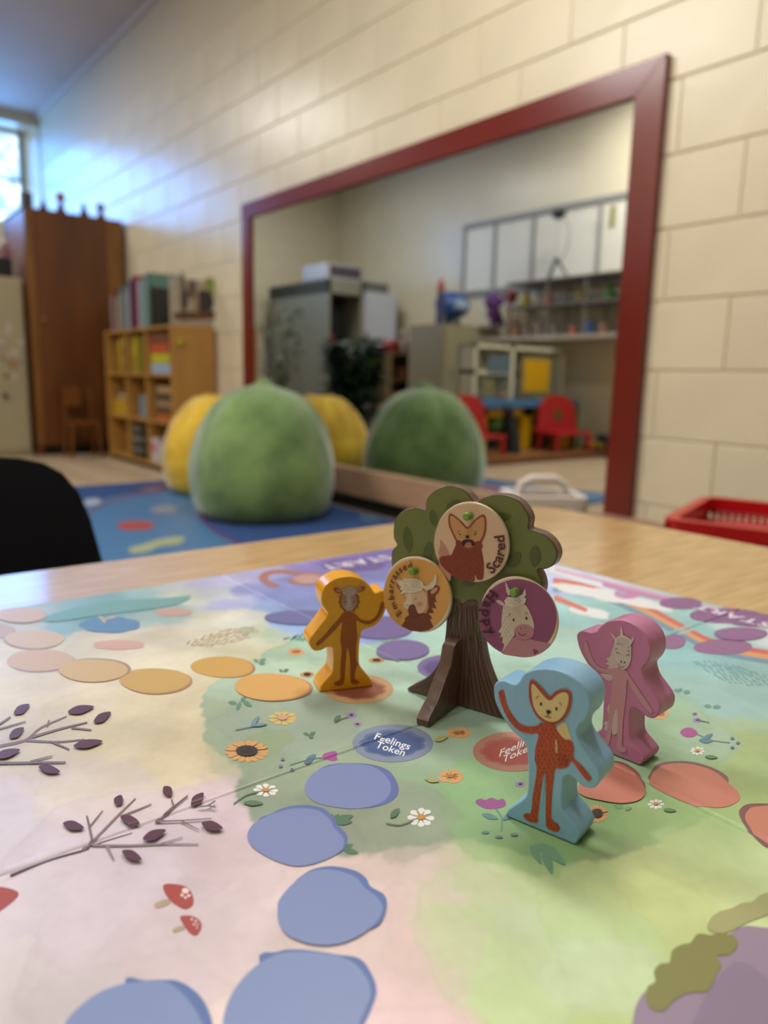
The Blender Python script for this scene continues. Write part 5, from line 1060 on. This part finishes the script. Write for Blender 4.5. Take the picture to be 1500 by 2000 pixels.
# tripod with camera head
tp = thing('tripod', 'black tripod with a device on a pale pole, seen in the mirror', 'tripod', (-.86, 3.86, 1.0)); 
tx, ty = -.92, 4.28; tp.location = (-1.2, ty, 1.4785); tx = -1.2; m_bk = mat('tripod_black', '15161a', .4)
B().tube([(tx, ty, 1.60), (tx, ty, 1.98)], .010, 8).make('pole', mat('pole_grey', 'b5b3b0', .4), tp)
for a in (0, 2.1, 4.2): B().tube([(tx, ty, 1.66), (tx+.10*math.cos(a), ty+.13*math.sin(a), 1.4795)], [.014, .008], 8).make('leg', m_bk, tp)
B().ball((tx, ty, 2.02), .045).box((tx-.03, ty-.06, 2.0), (tx+.03, ty+.06, 2.05), .008).make('head', m_bk, tp); B().tube([(tx, ty-.04, 2.0), (tx, ty-.12, 1.9), (tx, ty-.12, 1.75), (tx, ty-.05, 1.62)], .005, 6).make('cable', mat('cable_grey', '77787a', .5), tp)
# beige cabinet with toys
b3 = thing('storage_cabinet', 'beige storage cabinet with toys on top left of the counter, seen in the mirror', 'cabinet', (-1.05, 5.35, 0)); l, r_, b0, t0 = mb(5.2, 868, 800, 925, 634)
boxpart('body', (LEFTX+.01, 5.12, 0), (-.68, 5.6, 1.12), mat('cabinet_beige', '8f8468', .5), b3); sd_ = boxpart('door', (LEFTX+.02, 5.102, .05), (-.70, 5.119, 1.09), mat('cabinet_beige_door', '979072', .45), b3); boxpart('handle', (-.80, 5.09, .6), (-.78, 5.101, .72), m_gr, b3).parent = sd_
td = thing('toy_drum', 'blue and white oval toy on the beige cabinet, seen in the mirror', 'toy', (-1.02, 5.36, 1.1205)); B().ball((-1.02, 5.36, 1.32), .18, (1.15, .7, .72)).make('shell', mat('toy_blue', '27508f', .4), td); B().tube([(-1.05, 5.225, 1.30), (-.94, 5.24, 1.32)], .05, 12).make('emblem', mat('toy_pale', 'a3b3cf', .4), td); B().lathe([(.09, 0), (.08, .05), (.06, .08)], (-1.02, 5.36, 1.1205), 14).make('stand', mat('tripod_black', '15161a', .4), td)
rd = thing('toy_rocket', 'slim navy toy rocket with red tip on the beige cabinet, seen in the mirror', 'toy', (-.76, 5.25, 1.1205)); B().tube([(-.76, 5.25, 1.121), (-.76, 5.25, 1.42)], [.045, .03], 10).make('body', mat('toy_navy', '3a4060', .5), rd); B().lathe([(.035, 0), (.035, .05), (.02, .09), (.004, .12)], (-.76, 5.25, 1.4205), 10).make('nose_cone', mat('toy_red', 'a04038', .5), rd)
oc = thing('plush_octopus', 'purple plush octopus hanging over the cabinet edge, seen in the mirror', 'plush toy', (-1.2, 5.0, 1.0005)); m_pu = mat('purple_plush', '5a3470', .9)
B().ball((-1.2, 5.0, 1.34), .085, (1, .8, 1)).make('body', m_pu, oc)
for k, (dx, dz) in enumerate(((-.16, .12), (.14, .02), (-.05, -.24), (.04, -.22), (.10, -.12), (-.12, -.20))): B().tube([(-1.2, 4.99, 1.32), (-1.2+dx*.5, 4.98, 1.30+dz*.3), (-1.2+dx, 4.96, max(1.03, 1.32+dz))], [.035, .028, .018], 8).make('tentacle', m_pu, oc)
o = B().tube([(-1.25, 4.82, 1.0005), (-1.25, 4.82, 1.33)], .012, 6).ball((-1.25, 4.82, 1.38), .06).make('red_maraca', mat('toy_crimson', '8a1c24', .5)); tag(o, 'red ball topped maraca standing at the counter end, seen in the mirror', 'maraca')
# low cubby shelf with red things
cs = thing('cubby_shelf', 'brown low cubby shelf with red toys on top, seen in the mirror', 'shelf', (-.83, 5.9, 0)); m_cs = mat('cubby_wood', '77603c', .5)
q = B(); sx0, sx1 = -1.08, -.58; q.box((sx0, 5.75, 0), (sx0+.02, 6.05, .86)).box((sx1-.02, 5.75, 0), (sx1, 6.05, .86)).box((sx0, 6.03, 0), (sx1, 6.05, .86)); q.make('carcass', m_cs, cs)
for z in (.02, .3, .58, .84): boxpart('shelf', (sx0+.02, 5.75, z), (sx1-.02, 6.03, z+.02), m_cs, cs)
for k, (x, z, c, w, h_, lb) in enumerate(((-.6, .6005, '8a7a5c', .12, .14, 'tan bin on the upper level'), (-.4, .6005, 'a3684a', .14, .12, 'salmon bin on the upper level'), (-.56, .3205, '3a4640', .16, .14, 'dark teal bin on the middle level'), (-.33, .3205, '8f8268', .14, .16, 'beige bin on the middle level'), (-.45, .0405, 'a3a39c', .18, .12, 'grey bin on the bottom level'))):
    sbox('shelf_bin', lb+' of the cubby shelf, seen in the mirror', 'bin', (x-.40-w/2, 5.77, z), (x-.40+w/2, 5.99, z+h_), c, 'bins in the cubby shelf')
for x, lb in ((-.68, 'left'), (-.98, 'right')):
    t = thing('toy_house', 'dark red toy house on the '+lb+' of the cubby shelf top, seen in the mirror', 'toy', (x, 5.87, .8605), 'red toys on the cubby shelf'); boxpart('walls', (x-.07, 5.81, .8605), (x+.07, 5.93, .93), mat('toy_wall_red', '7c2e2a', .5), t)
    B().prism([(x-.085, 0), (x+.085, 0), (x, .06)], (0, 5.80, .9305), (1, 0, 0), (0, 0, 1), (0, 1, 0), .14, .002).make('roof', mat('toy_roof_red', '8f3430', .5), t)
o = B().tube([(-.83, 5.87, .8605), (-.83, 5.87, .98), (-.83, 5.87, 1.02)], [.05, .04, .02], 10).ball((-.83, 5.87, 1.05), .04).make('pale_doll', mat('doll_pale', 'a38f84', .8)); tag(o, 'pale doll between the two red toy houses, seen in the mirror', 'doll')
# large grey cupboard with open front, fridge door, box on top
gc = thing('grey_cupboard', 'tall grey green cupboard with a dark open bay, seen in the mirror', 'cupboard', (-.53, 6.9, 0)); m_gc = mat('grey_green_enamel', '878778', .4); gy = 6.45; gx0, gx1 = -.76, -.31; gh = 1.60
q = B().box((gx0, gy, 0), (gx0+.03, gy+1.2, gh)).box((gx1-.03, gy, 0), (gx1, gy+1.2, gh)).box((gx0, gy+1.17, 0), (gx1, gy+1.2, gh)).box((gx0, gy, gh-.14), (gx1, gy+1.2, gh)).box((gx0, gy, 0), (gx1, gy+1.2, .06)).make('carcass', m_gc, gc)
boxpart('inner_back', (gx0+.03, gy+.3, .06), (gx1-.03, gy+.32, gh-.14), mat('bay_black', '1c1d20', .6), gc); boxpart('shelf', (gx0+.03, gy+.02, .9), (gx1-.03, gy+.3, .92), m_gc, gc)
o = B().ball((-.43, gy+.12, .986), .065, (1, .8, 1)).make('red_cushion', mat('cushion_red', '8f3038', .8)); tag(o, 'red round cushion inside the dark cupboard bay, seen in the mirror', 'cushion')
fr = thing('white_fridge', 'white fridge with bluish shine beside the grey cupboard, seen in the mirror', 'fridge', (-1.0, 6.7, 0)); m_frd = mat('fridge_white', 'c3c8d6', .18)
boxpart('body', (-1.25, 6.56, 0), (-.78, 7.2, 1.53), m_frd, fr, .01); fd_ = boxpart('door', (-1.25, 6.50, .6), (-.78, 6.555, 1.52), m_frd, fr, .008); boxpart('door', (-1.25, 6.50, .03), (-.78, 6.555, .59), m_frd, fr, .008); boxpart('handle', (-.85, 6.47, .8), (-.83, 6.499, 1.1), m_wf, fr).parent = fd_
bx = thing('carton', 'white carton with a dark printed front on the grey cupboard, seen in the mirror', 'box', (-.5, 6.8, gh)); boxpart('box', (-.76, 6.5, gh+.001), (-.32, 6.95, gh+.16), mat('carton_white', 'b3b2b4', .6), bx); boxpart('front_print', (-.75, 6.497, gh+.03), (-.36, 6.4995, gh+.14), mat('carton_dark', '4a3f4c', .6), bx, 0)
o = B().box((-1.22, 6.6, 1.5305), (-.82, 7.0, 1.64), .02).make('folded_blanket', mat('blanket_grey', '6a6c66', .9)); tag(o, 'grey folded blanket on the white fridge, seen in the mirror', 'blanket')
# plants
def plant(label, x, y, h, spread, n, c, pot, potc, seed, leafw, z0=0.):
    t = thing('potted_plant', label, 'plant', (x, y, z0), 'potted plants'); rg = random.Random(seed); m = mat('leaf_'+c, c, .5, noise=.2, scale=8)
    B().lathe([(pot*.75, 0), (pot*.8, .01), (pot, pot*1.5), (pot*1.06, pot*1.5), (pot*1.06, pot*1.62), (pot*.9, pot*1.62), (pot*.85, pot*1.45)], (0, 0, 0), 20).make('pot', mat('pot_'+potc, potc, .4), t, world=False)
    q = B(); bm = q.bm; sm = B()
    for k in range(n):
        a = rg.uniform(0, 6.28); d = spread*math.sqrt(rg.random()); z = pot*1.6+(h-pot*1.6)*rg.random()**.8; d *= .5+.7*(z/h)*(1.6-z/h)
        b_ = Vector((d*math.cos(a), d*math.sin(a), z)); t_ = Vector((math.cos(a+rg.uniform(-.8, .8)), math.sin(a+rg.uniform(-.8, .8)), rg.uniform(-.5, .6))).normalized(); s_ = t_.cross(Vector((rg.uniform(-.3, .3), 0, 1))).normalized(); L = leafw*rg.uniform(1.5, 2.6); w = leafw*.5
        vs = [bm.verts.new(p_) for p_ in (b_, b_+t_*L*.4+s_*w, b_+t_*L-Vector((0, 0, L*.2)), b_+t_*L*.4-s_*w)]; bm.faces.new(vs)
        if k % 6 == 0: sm.tube([(0, 0, pot*1.4), (b_.x*.3, b_.y*.3, z*.6), tuple(b_)], .004, 4)
    lf = q.make('foliage', m, t, world=False); lf['kind'] = 'stuff'; sm.make('stems', mat('stem_green', '4a5236', .7), t, world=False)
plant('dark green bushy potted plant before the grey cupboard, seen in the mirror', .22, 5.25, .92, .22, 900, '1c3a1a', .13, '6a5a48', 3, .065)
plant('tall pale spindly plant in a black pot, near the left edge of the mirror', .40, 6.2, 1.25, .20, 150, '6b7460', .20, '141416', 8, .05)
